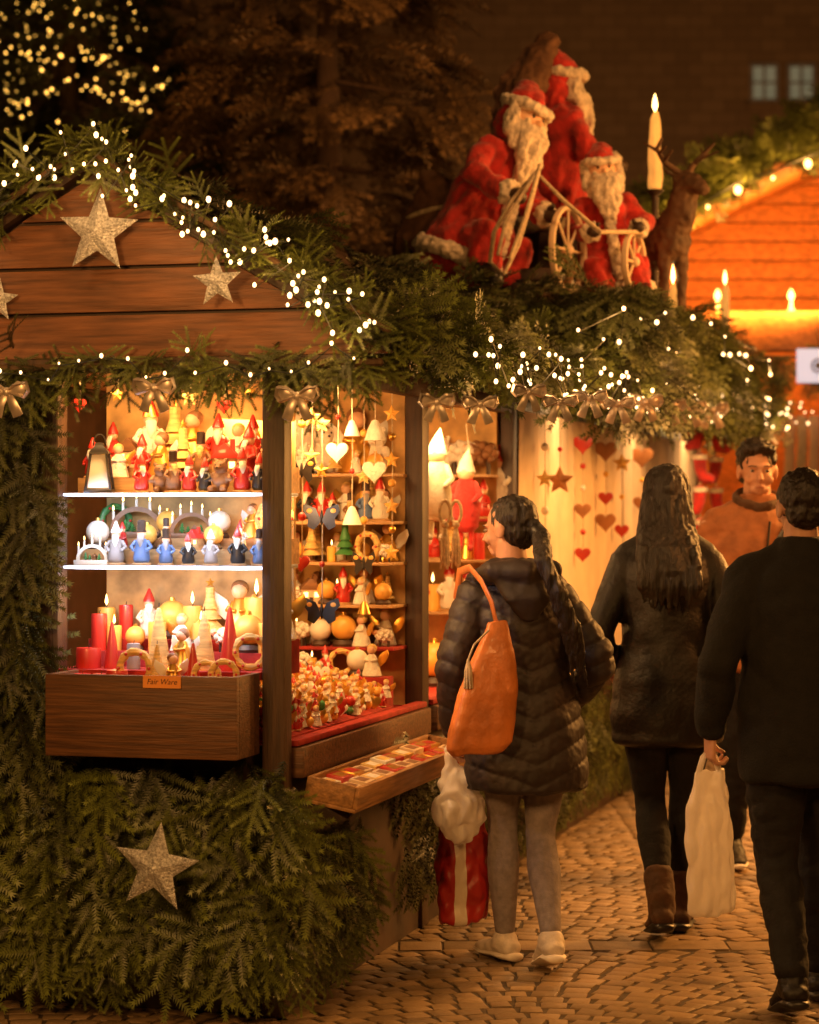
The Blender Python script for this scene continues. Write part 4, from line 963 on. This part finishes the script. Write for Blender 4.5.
MB().box(xl+.3,xr-.3,.1,.6,0,.95).build('counter', M.wood, rs, bevel=.01)
MB().box(xl+.2,xr-.2,2.65,2.70,0,zb1).build('back_wall', M.owood, rs)
MB().box(xl+.16,xl+.20,.07,2.6,0,ze-.12).build('side_wall', M.owood, rs)
ga_ = garland('fir_garland', 'thick fir garland along the rake of the far orange gable', [(xa,-.80,za+.22),((xa+xl)/2,-.80,(za+ze)/2+.16),(xl-.1,-.80,ze+.06)], 280, MID, [M.fir,M.stem], .85, .45, (0,-.25,.12), rotz=0, loc=(0,YR,0))
garland('fir_garland', 'fir garland hanging under the beam of the far orange stall', [(xl,-.2,zb0-.05),(xr,-.2,zb0-.05)], 170, MID, [M.fir,M.stem], .95, .4, (0,-.2,-.5), rotz=0, loc=(0,YR,0))
sb = thing('string_light', 'big orange bulbs along the rake of the far orange gable', 'lights', (0,YR,0)); cpts = []
YB = YR-1.02
for px, py in ((678,222),(708,207),(738,190),(773,178),(808,164),(870,138)):
    p = (XG(px,YB),YB-YR,ZG(py,YB)); cpts.append((p[0],p[1],p[2]+.05))
    bulb(sb,p,.028 if px in (738,808,678,870) else .014,M.orangebulb)
    if px in (678,738,808,870):
        lamp('POINT',(p[0],YB-.12,p[2]+.02),16,(1,.42,.10),.04); lamp('POINT',(p[0]+.1,YR+1.0,p[2]-.42),30,(1,.36,.06),.05)
q = MB(); q.sweep(cpts,[.008]*len(cpts),6); q.build('cable', M.cable, sb)
lamp('AREA',(xa-.6,YR-.2,zb1+.06),55,(1,.36,.06),2.2,(xa-.9,YR+1.6,zb1+.9),.15)
for i, (px,py) in enumerate(((716,298),(789,299))):
    t = thing('candle_lamp', f"candle shaped lamp standing on the far orange beam, {'left' if i==0 else 'right'} one", 'lamp', (XR(px),YR-.10,zb1))
    MB().lathe([(0,0),(.03,0),(.03,.015),(.014,.02),(.014,.08),(0,.08)],10).build('stem', M.white, t)
    MB().lathe([(0,.08),(.022,.10),(.026,.125),(.012,.160),(0,.175)],10).build('bulb', M.orangebulb, t); lamp('POINT',(XR(px),YR-.24,zb1+.10),7,(1,.38,.08),.03)
lb = thing('light_box', 'small white lit panel with grey round mark under the far beam', 'lit panel', (XR(806),YR-.55,ZR(370)))
M.lbm = mat('white_lit_panel', (.8,.8,.85), .5, emit=.6, ecol=(.85,.85,1), var=.1, ns=5)
MB().box(-.16,.22,-.02,.02,-.13,.13).build('panel', M.lbm, lb)
q = MB(); q.sweep([(.05*math.cos(a),-.025,.0+.05*math.sin(a)) for a in np.linspace(0,2*PI,18)],[.008]*18,6,cap=0); q.ball((0,-.025,0),(.028,.006,.028),12); q.build('mark', M.grey, lb)
q = MB(); q.sweep([(.02,0,.13),(.02,.2,.3)],[.006]*2,6); q.build('bracket', M.iron, lb)
for i, px in enumerate((785,797,809,822,836)):
    o = thing('hanging_scarf', f"pale fringed scarf hanging at the far orange stall, {ORD[i]} from left", 'scarf', (XR(px),YR-.22,ZR(418)))
    q = MB(); q.sweep([(0,0,0),(.005,-.01,-.2),(-.004,0,-.45),(0,0,-.62)],[(.045,.015),(.04,.012),(.042,.014),(.046,.012)],10); q.build('cloth', M.scarf if i % 2 else M.cream, o)
    q = MB()
    for k in range(6): q.sweep([(-.035+.014*k,0,-.62),(-.036+.0145*k,0,-.70)],[.004]*2,5)
    q.build('fringe', M.cream, o)

# ================================================================== PEOPLE
def head_parts(mb, Mh, male=False):
    h = MB()
    h.ball((0,-.012,.115),(.073,.090,.088),18); h.ball((0,.028,.068),(.056,.058,.074),16); h.ball((0,.060,.012),(.026,.024,.020),10)
    h.sweep([(0,.080,.096),(0,.094,.075),(0,.104,.060),(0,.090,.052)],[.008,.010,.014,.010],8)
    h.ball((0,.072,.106),(.048,.018,.011),10); h.ball((0,.083,.030),(.022,.010,.006),8); h.ball((0,.080,.019),(.018,.010,.006),8)
    for sg in (-1,1):
        h.ball((sg*.073,-.006,.082),(.010,.022,.032),10); h.ball((sg*.038,.062,.055),(.020,.016,.018),8)
    if male: h.ball((0,.045,.018),(.046,.04,.026),10)
    mb.add(h.v, h.f, Mh)
def hand(mb, wr, d, n, t, curl, k=1.0):
    d = Vector(d).normalized(); n = Vector(n); n = (n-d*n.dot(d)).normalized(); t = Vector(t); t = (t-d*t.dot(d)-n*t.dot(n)).normalized(); wr = Vector(wr)
    mb.sweep([wr-d*.015, wr+d*.02, wr+d*.055, wr+d*.088],[(.026,.019),(.033,.017),(.040,.0155),(.040,.013)],12,ref=n)
    for i, (o, ln) in enumerate(((.031,.070),(.0105,.078),(-.0105,.073),(-.031,.057))):
        p = wr+d*.084+t*o; pts = [p-d*.02, p]; ang = 0; dirv = d + t*(o*1.6)
        for seg in (.44,.32,.26):
            ang += curl*(1 if seg < .44 else .8)
            v = (dirv*math.cos(ang)+n*math.sin(ang)).normalized(); p = p+v*ln*seg; pts.append(p)
        mb.sweep(pts,[.0092,.0090,.0085,.0078,.0068],8,ref=n)
    p = wr+d*.022+t*.030; q = p+(t*.55+d*.7+n*.45).normalized()*.042; r_ = q+(d*.75+n*.75-t*.1).normalized()*.032; e = r_+(d*.4+n*.9-t*.35).normalized()*.024
    mb.sweep([p-t*.012,q,r_,e],[.014,.0115,.0095,.0075],8,ref=n)
def limb(mb, a, b_, c, rs, n=14):
    a, b_, c = Vector(a), Vector(b_), Vector(c)
    mb.sweep([a,a.lerp(b_,.5),b_.lerp(a,.06),b_.lerp(c,.06),b_.lerp(c,.4),c],rs,n,ref=(0,1,.05))
def person(loc, yaw, H, label, P):
    r = thing('person', label, 'person', loc, yaw, None, H/1.70)
    lx, ly = P.get('lean',(0,0))
    def o(x,y,z):
        t = max(0,(z-.92)/.7); return (x+lx*t, y+ly*t, z)
    male = P.get('male',False); sw = .178 if male else .155
    Mh = Matrix.Translation(o(0,.005,1.495)) @ Matrix.Rotation(P.get('hyaw',0),4,'Z') @ Matrix.Rotation(P.get('hpitch',0),4,'X')
    b = MB()
    tp = [(.80,.11,.08),(.88,.150,.10),(.97,.145,.10),(1.07,.125,.090),(1.22,.150,.11),(1.34,.158,.105),(1.40,.115,.08),(1.45,.058,.058),(1.54,.052,.055)]
    b.sweep([o(0,0,z) for z,_,_ in tp],[(a,c) for _,a,c in tp],20)
    head_parts(b, Mh, male)
    for sd, sg in (('L',-1),('R',1)):
        sh = o(sg*sw,0,1.365); el = P['elbow'+sd]; wr = P['wrist'+sd]; kn = P['knee'+sd]; an = P['ankle'+sd]
        limb(b, sh, el, wr, [.048,.043,.038,.038,.036,.026]); limb(b, (sg*.085,0,.87), kn, an, [.076,.062,.042,.041,.043,.028])
        d = Vector(P.get('hdir'+sd,(0,.1,-1))); hand(b, wr, d, (-sg*1,.15,0), (0,1,.1), P.get('curl'+sd,.55))
        fy = P.get('fdir'+sd, 0); fz = P.get('heel'+sd,0); A_ = Vector(an); fd = Vector((math.sin(fy),math.cos(fy),0))
        b.sweep([A_,A_+Vector((0,0,-.035))],[.029,.030],10); b.sweep([A_-fd*.045+Vector((0,0,-.052)),A_+fd*.03+Vector((0,0,-.05)),A_+fd*.10+Vector((0,0,-.062-fz)),A_+fd*.16+Vector((0,0,-.068-fz))],[(.030,.026),(.035,.028),(.040,.018),(.030,.012)],12,ref=(0,0,1))
    link('body', remeshed(b,.0048,2), M.skin, r)
    for sg in (-1,1):
        e = MB(); e.ball((sg*.030,.0790,.090),(.0105,.0080,.0060),10,Mh); eo = e.build('eye', M.eye, r)
        e = MB(); e.ball((sg*.030,.0850,.090),(.0058,.0030,.0055),8,Mh); e.build('iris', M.black, eo)
        e = MB(); e.sweep([(sg*.015,.0900,.1075),(sg*.032,.0875,.1105),(sg*.047,.074,.1065)],[(.0022,.0028)]*3,6,Mx=Mh); e.build('eyebrow', M.hair, r)
    e = MB(); e.sweep([(-.018,.087,.026),(0,.093,.0265),(.018,.087,.026)],[.0025,.0038,.0025],8,Mx=Mh); e.build('lips', M.lip, r)
    return r, o, Mh
def trousers(r, P, m, fat=1., wr=0.006, seed=1, top=.95, ank=.0, slim=False):
    b = MB(); b.sweep([(0,0,.80),(0,0,.88),(0,0,top)],[(.135,.105),(.178,.128),(.165,.118)],18)
    for sd, sg in (('L',-1),('R',1)):
        an = Vector(P['ankle'+sd]); kn = Vector(P['knee'+sd]); e = an+(kn-an)*ank
        limb(b,(sg*.085,0,.87),kn,e,[q*fat for q in ([.096,.078,.057,.055,.061,.038] if slim else [.098,.088,.068,.064,.064,.047])])
    link('trousers', displace(remeshed(b,.007,2), cloth(11,wr,seed,(1,1,1.3))), m, r)
def shoes(r, P, m, sole, h=.0, big=1.0, name='shoe'):
    for sd in 'LR':
        A_ = Vector(P['ankle'+sd]); fy = P.get('fdir'+sd,0); fz = P.get('heel'+sd,0); fd = Vector((math.sin(fy),math.cos(fy),0)); kn = Vector(P['knee'+sd]); up = (kn-A_).normalized()
        b = MB()
        if h: b.sweep([A_+Vector((0,0,-.035)),A_+up*.02,A_+up*(.03+h)],[.046*big,.047*big,.052*big],12)
        else: b.sweep([A_+Vector((0,0,-.045)),A_+Vector((0,0,-.006))],[.046*big,.043*big],12)
        b.sweep([A_-fd*.05+Vector((0,0,-.046)),A_+fd*.03+Vector((0,0,-.044)),A_+fd*.10+Vector((0,0,-.056-fz)),A_+fd*.17+Vector((0,0,-.064-fz))],[(.038*big,.034),(.042*big,.036),(.047*big,.025),(.034*big,.018)],12,ref=(0,0,1))
        s = link(name, displace(remeshed(b,.007,2), cloth(20,.003,4)), m, r)
        b = MB(); b.sweep([A_-fd*.078+Vector((0,0,-.073)),A_-fd*.03+Vector((0,0,-.073)),A_+fd*.03+Vector((0,0,-.073-fz*.4)),A_+fd*.10+Vector((0,0,-.077-fz)),A_+fd*.185+Vector((0,0,-.077-fz))],[(.034,.016),(.045*big,.016),(.043*big,.015),(.052*big,.011),(.031,.010)],12,ref=(0,0,1)); b.build('sole', sole, s)
def coat(r, P, o, m, prof, sl, voxel=.009, fn=None, name='jacket', sw=.155, it=6):
    b = MB(); b.sweep([o(0,q[3] if len(q) > 3 else 0,q[0]) for q in prof],[(q[1],q[2]) for q in prof],26,cap=.12)
    for sd, sg in (('L',-1),('R',1)):
        el = Vector(P['elbow'+sd]); wr = Vector(P['wrist'+sd]); limb(b, o(sg*(sw-.01),0,1.355), el, wr-(wr-el).normalized()*.005, sl, 16)
        b.sweep([o(sg*.04,-.005,1.425),o(sg*(sw-.01),0,1.365)],[(.06,.06),(sl[0]*.92,sl[0]*.92)],12)
    me = remeshed(b,voxel,it)
    if fn: displace(me, fn)
    return link(name, me, m, r)
# --- woman with the tan bag
P1 = dict(lean=(-.06,.03), hyaw=rad(42), hpitch=rad(-6), elbowL=(-.280,-.03,1.10), wristL=(-.258,.06,.845), elbowR=(.262,-.07,1.10), wristR=(.205,.12,.93), hdirL=(.05,.12,-1), hdirR=(-.3,.7,-.6), curlL=.85, curlR=.5,
    kneeL=(-.060,.10,.50), ankleL=(-.042,.13,.088), kneeR=(.062,.03,.47), ankleR=(.040,-.18,.135), fdirL=rad(-14), fdirR=rad(6), heelR=.042)
x1 = XG(526,8.42)
r1, o1, Mh1 = person((x1,8.42,.004), rad(14), 1.64, 'woman from behind in quilted jacket and grey leggings facing the stall', P1)
trousers(r1, P1, M.grayleg, 1.0, .0022, 2, ank=.03, slim=True); shoes(r1, P1, M.sneaker, M.rubber, 0, 1.10)
def puff(co, no):
    w = nse(co,5,3)*.010
    ph = (co[:,2]+w-.42*np.abs(co[:,0]+.02))/.082
    return .012*(np.abs(np.sin(PI*ph))**.32-.75)+.006*nse(co,12,8,(1,1,.7))+.003*nse(co,45,9)
coat(r1, P1, o1, M.jacket, [(.645,.225,.175,-.01),(.72,.230,.18,-.01),(.86,.214,.170),(1.0,.186,.150),(1.10,.176,.142),(1.24,.188,.150),(1.34,.175,.135),(1.41,.112,.10),(1.47,.082,.085)], [.068,.070,.066,.066,.060,.046], .0068, puff)
b = MB(); b.sweep([o1(-.13,-.03,1.40),o1(-.10,-.11,1.43),o1(0,-.145,1.42),o1(.10,-.11,1.43),o1(.13,-.03,1.40)],[(.045,.030),(.06,.045),(.070,.05),(.06,.045),(.045,.030)],14,ref=(0,0,1)); b.sweep([o1(0,-.13,1.42),o1(0,-.16,1.33),o1(0,-.15,1.26)],[(.12,.04),(.09,.038),(.04,.02)],14)
link('hood', displace(remeshed(b,.008,4), cloth(9,.009,4)), M.jacket, r1)
strand = lambda a, st: (lambda co, no: a*nse(co,60,3,st)+a*.8*nse(co,130,4,st)+a*1.2*nse(co,14,6,(1,1,.5)))
hh = MB(); hh.ball((0,-.028,.122),(.083,.090,.090),20,Mh1); hh.ball((0,-.045,.075),(.074,.066,.07),14,Mh1)
hb = Mh1 @ Vector((0,-.105,.085))
hh.ball(tuple(hb),(.032,.032,.030),12)
for dx, dz, rr_ in ((0,0,1),(.018,-.03,.6),(-.016,-.02,.55),(.004,.05,.6)):     # a loose tail of several locks
    hh.sweep([hb,hb+Vector((.015+dx*.3,-.045,-.03)),Vector((.0+dx,-.212,1.47)),Vector((.045+dx*1.2,-.230,1.36)),Vector((.092+dx*1.4,-.222,1.24)),Vector((.126+dx*1.3,-.205,1.13+dz*.5)),Vector((.142+dx*1.5,-.195,1.05+dz))],[.024,.026,.028*rr_,(.031*rr_,.024*rr_),(.030*rr_,.022*rr_),(.020*rr_,.014*rr_),.005],14)
link('hair', displace(remeshed(hh,.0055,1), strand(.006,(1,1,.18))), M.hair, r1)
tb = MB(); tb.sweep([hb+Vector((.006,-.016,-.010)),hb+Vector((.014,-.042,-.028))],[.030,.030],12); tb.build('hair_tie', M.black, r1)
def Pw(root, p): return Matrix.Translation(root.location) @ Matrix.Rotation(root.rotation_euler.z,4,'Z') @ Matrix.Scale(root.scale.x,4) @ Vector(p)
# tan shoulder bag: a soft flat tote, flat faces and squarish corners
bg = thing('shoulder_bag', 'tan leather shoulder bag on the back of the woman in quilted jacket', 'bag', Pw(r1,(-.235,-.215,.805)), rad(20), None, .97)
def tote(prof, n=28, pw=.55):
    b = MB(); vs = []; fs = []
    for cx, cy, z, a, c in prof:
        for i in range(n):
            t = 2*PI*i/n; ct, stn = math.cos(t), math.sin(t)
            vs.append((cx+a*math.copysign(abs(ct)**pw,ct), cy+c*math.copysign(abs(stn)**pw,stn), z+.10*(cx+a*ct)*(.0 if z > .3 else 1)))
    for k in range(len(prof)-1):
        for i in range(n): j = (i+1) % n; fs.append((k*n+i,k*n+j,(k+1)*n+j,(k+1)*n+i))
    fs.append(tuple(range(n))[::-1]); fs.append(tuple((len(prof)-1)*n+i for i in range(n)))
    return b.add(vs, fs)
b = tote([(-.005,0,-.01,.090,.030),(.0,0,.015,.118,.044),(.010,0,.09,.122,.052),(.030,0,.20,.110,.048),(.050,.004,.30,.085,.038),(.066,.012,.39,.055,.026),(.072,.02,.45,.034,.014)])
link('bag_body', displace(remeshed(b,.007,2), lambda co,no: -.010*folds(co+.02*nse(co,6,2)[:,None],8,12,(1,1,.4))+.002*nse(co,30,5)), M.tan, bg)
b = MB(); b.sweep([(.074,.02,.43),(.055,.03,.52),(.030,.06,.59),(.015,.13,.635),(.01,.22,.62),(.015,.27,.52)],[(.016,.006)]*6,10,ref=(1,0,0)); b.build('strap', M.tan, bg)
b = MB(); b.sweep([(.03,-.01,.42),(-.03,-.02,.37),(-.055,-.03,.32)],[.004]*3,6); b.build('charm_cord', M.rope, bg)
b = MB()
for k in range(8): b.sweep([(-.055,-.03,.32),(-.055+.010*math.cos(k*.8),-.03+.010*math.sin(k*.8),.28),(-.055+.014*math.cos(k*.8),-.03+.014*math.sin(k*.8),.22)],[.005,.005,.004],6)
b.build('tassel', M.rope, bg)
# bags in her hand
hw = Pw(r1,(-.253,.085,.765))
crumple = lambda a, st: (lambda co,no: -a*folds(co+.03*nse(co,12,2)[:,None],13,15,st)+a*.5*nse(co,40,5,st))
pb = thing('plastic_bag', 'crumpled white plastic bag in the left hand of the woman in quilted jacket', 'bag', hw+Vector((0,-.03,0)), rad(14))
b = MB(); b.sweep([(0,.02,.01),(0,.01,-.04),(.01,-.01,-.09),(.02,-.02,-.16),(.025,-.02,-.24),(.035,-.02,-.29)],[(.018,.012),(.032,.02),(.065,.04),(.092,.050),(.095,.050),(.05,.03)],20)
link('bag_body', displace(remeshed(b,.006,1), crumple(.024,(1,1,.6))), M.plastic, pb)
for sg in (-1,1):
    q = MB(); q.sweep([(sg*.012,.015,-.02),(sg*.016,.025,.015),(0,.035,.03)],[(.010,.004)]*3,8); q.build('handle', M.plastic, pb)
rb_ = thing('paper_carrier', 'soft red shopping bag with white band behind the crumpled white plastic bag', 'bag', hw+Vector((.035,.10,-.62)), rad(20))
q = tote([(0,0,.005,.080,.035),(.0,0,.02,.092,.045),(.004,0,.15,.098,.050),(.0,0,.30,.090,.040),(.0,0,.40,.078,.022),(0,0,.44,.070,.012)], pw=.7)
link('bag_body', displace(remeshed(q,.007,2), crumple(.016,(1,1,.6))), M.redbag, rb_)
for sg in (-1,1):
    q = MB(); q.sweep([(-.05,sg*.012,.43),(-.045,sg*.012,.54),(-.03,0,.63),(-.01,sg*.012,.54),(.05,sg*.012,.43)],[.004]*5,6); q.build('handle', M.redcloth, rb_)
# --- woman with long hair
P2 = dict(lean=(0,.04), hyaw=rad(-6), elbowL=(-.255,-.06,1.09), wristL=(-.205,.11,.96), elbowR=(.255,-.06,1.09), wristR=(.205,.11,.96), hdirL=(.3,.7,-.5), hdirR=(-.3,.7,-.5),
    kneeL=(-.060,.05,.48), ankleL=(-.030,-.16,.135), kneeR=(.072,.10,.49), ankleR=(.055,.10,.092), fdirL=rad(-3), fdirR=rad(8), heelL=.035)
r2, o2, Mh2 = person((XG(667,9.02),9.02,.004), rad(-2), 1.76, 'long haired woman from behind in black jacket and brown ankle boots', P2)
trousers(r2, P2, M.denim, 1.02, .003, 5, ank=.10, slim=True); shoes(r2, P2, M.suede, M.black, .09, 1.08, 'boot')
coat(r2, P2, o2, M.leather, [(.70,.200,.160),(.80,.208,.165),(.92,.198,.152),(1.05,.166,.134),(1.16,.170,.138),(1.28,.178,.142),(1.35,.165,.128),(1.41,.105,.095),(1.47,.076,.08)], [.064,.063,.057,.057,.053,.044], .0085, cloth(6,.008,21,(1,1,1.2)))
hh = MB(); hh.ball((0,-.022,.122),(.086,.094,.092),20,Mh2); a = Mh2 @ Vector((0,-.05,.1))
hh.sweep([a,a+Vector((0,-.03,-.12)),Vector((0,-.115,1.38)),Vector((.0,-.150,1.31))],[(.092,.06),(.106,.06),(.118,.048),(.112,.034)],22)
for k in range(9):                                      # separate lock ends of different length
    xx = -.095+.0235*k; hh.sweep([Vector((xx*.95,-.120,1.40)),Vector((xx,-.155,1.31)),Vector((xx*1.05,-.168,1.26)),Vector((xx*1.0+rnd.uniform(-.01,.01),-.168,1.20+rnd.uniform(-.035,.03)))],[(.024,.026),(.022,.024),(.016,.016),.004],10)
link('hair', displace(remeshed(hh,.006,2), strand(.006,(1,1,.12))), M.hair, r2)
# --- man at right edge
P3 = dict(male=True, lean=(0,.03), hyaw=rad(5), elbowL=(-.282,-.05,1.10), wristL=(-.285,.05,.88), elbowR=(.282,-.04,1.10), wristR=(.285,.06,.87), hdirL=(0,.1,-1), hdirR=(0,.1,-1), curlL=.9,
    kneeL=(-.08,.02,.48), ankleL=(-.075,-.18,.14), kneeR=(.085,.14,.49), ankleR=(.085,.18,.095), heelL=.042)
r3, o3, Mh3 = person((XG(803,7.64),7.64,.004), rad(4), 1.72, 'man from behind in black coat at the right edge carrying a white bag', P3)
trousers(r3, P3, M.denim, 1.1, .007, 9, ank=.02); shoes(r3, P3, M.leather, M.black, 0, 1.1)
coat(r3, P3, o3, M.wool, [(.73,.205,.160),(.85,.210,.162),(1.0,.200,.152),(1.15,.200,.152),(1.27,.205,.152),(1.36,.180,.132),(1.425,.110,.10),(1.485,.080,.083)], [.070,.072,.066,.066,.062,.052], .0085, cloth(6,.011,31,(1,1,1.2)), 'coat', .178)
hh = MB(); hh.ball((0,-.022,.125),(.081,.090,.088),20,Mh3); hh.ball((0,-.052,.075),(.068,.052,.06),14,Mh3)
link('hair', displace(remeshed(hh,.006,2), strand(.006,(1,1,.5))), M.hair, r3)
hw3 = Pw(r3,(-.285,.07,.80))
pb = thing('carrier_bag', 'tall pale carrier bag in the left hand of the man at right', 'bag', hw3, rad(10))
b = tote([(.008,0,-.52,.062,.018),(.010,0,-.50,.076,.028),(.006,0,-.38,.080,.032),(.004,0,-.24,.076,.026),(.0,0,-.12,.066,.016),(0,0,-.05,.048,.008)], pw=.75)
link('bag_body', displace(remeshed(b,.006,1), crumple(.014,(1.5,1.5,.30))), M.plastic, pb)
for sg in (-1,1):
    q = MB(); q.sweep([(-.035,sg*.008,-.06),(-.02,sg*.008,-.01),(0,sg*.006,.015),(.02,sg*.008,-.01),(.035,sg*.008,-.06)],[(.008,.003)]*5,8); q.build('handle', M.plastic, pb)
# --- man coming towards us
P4 = dict(male=True, hyaw=rad(-4), hpitch=rad(-3), elbowL=(-.28,-.05,1.10), wristL=(-.25,.10,.90), elbowR=(.28,-.05,1.10), wristR=(.25,.10,.90), hdirL=(0,.2,-1), hdirR=(0,.2,-1),
    kneeL=(-.085,.10,.49), ankleL=(-.085,.16,.095), kneeR=(.085,.0,.48), ankleR=(.085,-.12,.12), heelR=.025)
r4, o4, Mh4 = person((XG(757,10.67),10.67,.004), rad(183), 1.90, 'man in brown jacket walking towards the camera between two others', P4)
trousers(r4, P4, M.denim, 1.1, .006, 9, ank=.02); shoes(r4, P4, M.leather, M.rubber, 0, 1.1)
coat(r4, P4, o4, M.brownjk, [(.80,.195,.15),(.92,.195,.15),(1.05,.185,.14),(1.18,.192,.148),(1.28,.200,.15),(1.36,.175,.13),(1.425,.105,.095),(1.49,.080,.084)], [.070,.068,.062,.062,.058,.048], .0085, cloth(9,.012,41,(1,1,1.2)), 'jacket', .178)
b = MB(); b.sweep([(-.02,.155,1.38),(0,.170,1.2),(0,.165,1.0),(0,.162,.82)],[.005]*4,6); b.build('zip', M.iron, r4)
b = MB(); b.sweep([(.080*math.cos(a),.002+.084*math.sin(a),1.465-.03*math.sin(a)) for a in np.linspace(0,2*PI,24)],[(.018,.032)]*24,10,cap=0); link('collar', displace(remeshed(b,.008,2), cloth(14,.007,3)), M.suede, r4)
b = MB(); b.sweep([(-.14,.02,1.42),(-.09,.13,1.34),(.02,.172,1.18),(.14,.13,1.02)],[(.020,.004)]*4,8,ref=(0,1,0)); b.build('bag_strap', M.black, r4)
hh = MB(); hh.ball((0,-.024,.138),(.083,.092,.084),20,Mh4); hh.ball((0,-.055,.08),(.072,.052,.06),14,Mh4); hh.sweep([(-.05,.050,.172),(0,.068,.180),(.05,.050,.172)],[.020,.022,.020],10,Mx=Mh4)
link('hair', displace(remeshed(hh,.006,2), strand(.008,(1,1,.5))), M.hair, r4)

# ================================================================== LIGHT
warm = (1,.54,.19)
lamp('AREA', W(-.42,.02,2.03), 8, warm, .6, W(-.42,.30,1.3), .06)
for zz in (1.632,1.398): lamp('AREA', W(-.42,-.01,zz), 3.0, (.66,.77,1.0), .62, W(-.42,.30,zz-.22), .03)
lamp('POINT', W(-.60,.12,1.30), 1.4, (1,.5,.14), .02); lamp('POINT', W(-.25,.12,1.30), 1.4, (1,.5,.14), .02)
lamp('AREA', W(-.20,.75,2.03), 34, warm, .4, W(-.25,1.15,1.0), .9)
lamp('POINT', W(-.50,1.0,1.30), 5, (1,.5,.14), .03)
lamp('POINT', W(-.50,1.25,1.70), 4, (1,.52,.16), .03)
lamp('POINT', W(-.10,.30,1.60), 3.5, (1,.55,.2), .03)
lamp('AREA', W(-.20,2.4,2.03), 32, warm, .4, W(-.25,2.8,1.0), .9)
lamp('POINT', W(-.30,2.3,1.1), 6, (1,.5,.14), .03)
for s in (4.2,6.4,8.4): lamp('AREA', W(.27,s,2.04), 11, (1,.56,.22), .2, W(-.05,s,1.1), 1.4)
# unseen lights standing in for other market stalls, then fills for single things
lamp('AREA', (4.2,11.5,2.9), 330, (1,.42,.09), .8, (1.2,9.0,.1), 1.6)
lamp('AREA', (2.4,3.6,3.4), 70, (1,.46,.12), .8, (-.7,7.4,.4), .8)
lamp('AREA', (-1.8,3.6,2.6), 95, (1,.46,.12), .6, (-1.0,7.4,.5), .6)
lamp('POINT', (2.30,8.9,1.95), 46, (1,.34,.07), .1)
lamp('AREA', (3.0,17.0,3.4), 110, (1,.40,.09), 1.2, (1.2,12.0,.6), 1.2)
lamp('AREA', (.3,12.6,4.9), 50, (1,.42,.12), 1.0, (-.6,15.6,3.5), 1.0)  # fill added above the view to brighten the tall conifer
lamp('AREA', (2.2,9.4,4.4), 52, (1,.46,.14), .3, (.6,12.0,3.0), .3)  # fill added out of view to light the roof figures
lamp('AREA', (4.0,33.0,4.0), 320, (1,.50,.18), 4, (5.5,45.0,9.0), 4)  # fill added to brighten the wall of the stone building
lamp('SUN', (0,0,20), .03, (1,.58,.25), rad(20), (-.2,10,2))  # dim warm ambient fill in place of street light, no real sun
w = bpy.data.worlds.new('World'); S.world = w; w.use_nodes = True
bgd = w.node_tree.nodes['Background']; sky = w.node_tree.nodes.new('ShaderNodeTexSky'); sky.sky_type = 'NISHITA'; sky.sun_disc = False; sky.sun_elevation = rad(-4)
w.node_tree.links.new(sky.outputs[0], bgd.inputs[0]); bgd.inputs[1].default_value = .01

cam = bpy.data.cameras.new('camera'); co = bpy.data.objects.new('camera', cam); C.objects.link(co)
co.location = (0,0,CAMZ); co.rotation_euler = (PI/2,0,0)
cam.sensor_fit = 'VERTICAL'; cam.sensor_height = 36; cam.sensor_width = 36; cam.lens = F/1024*36; cam.clip_end = 600
cam.dof.use_dof = True; cam.dof.focus_distance = 8.1; cam.dof.aperture_fstop = 2.8
S.camera = co
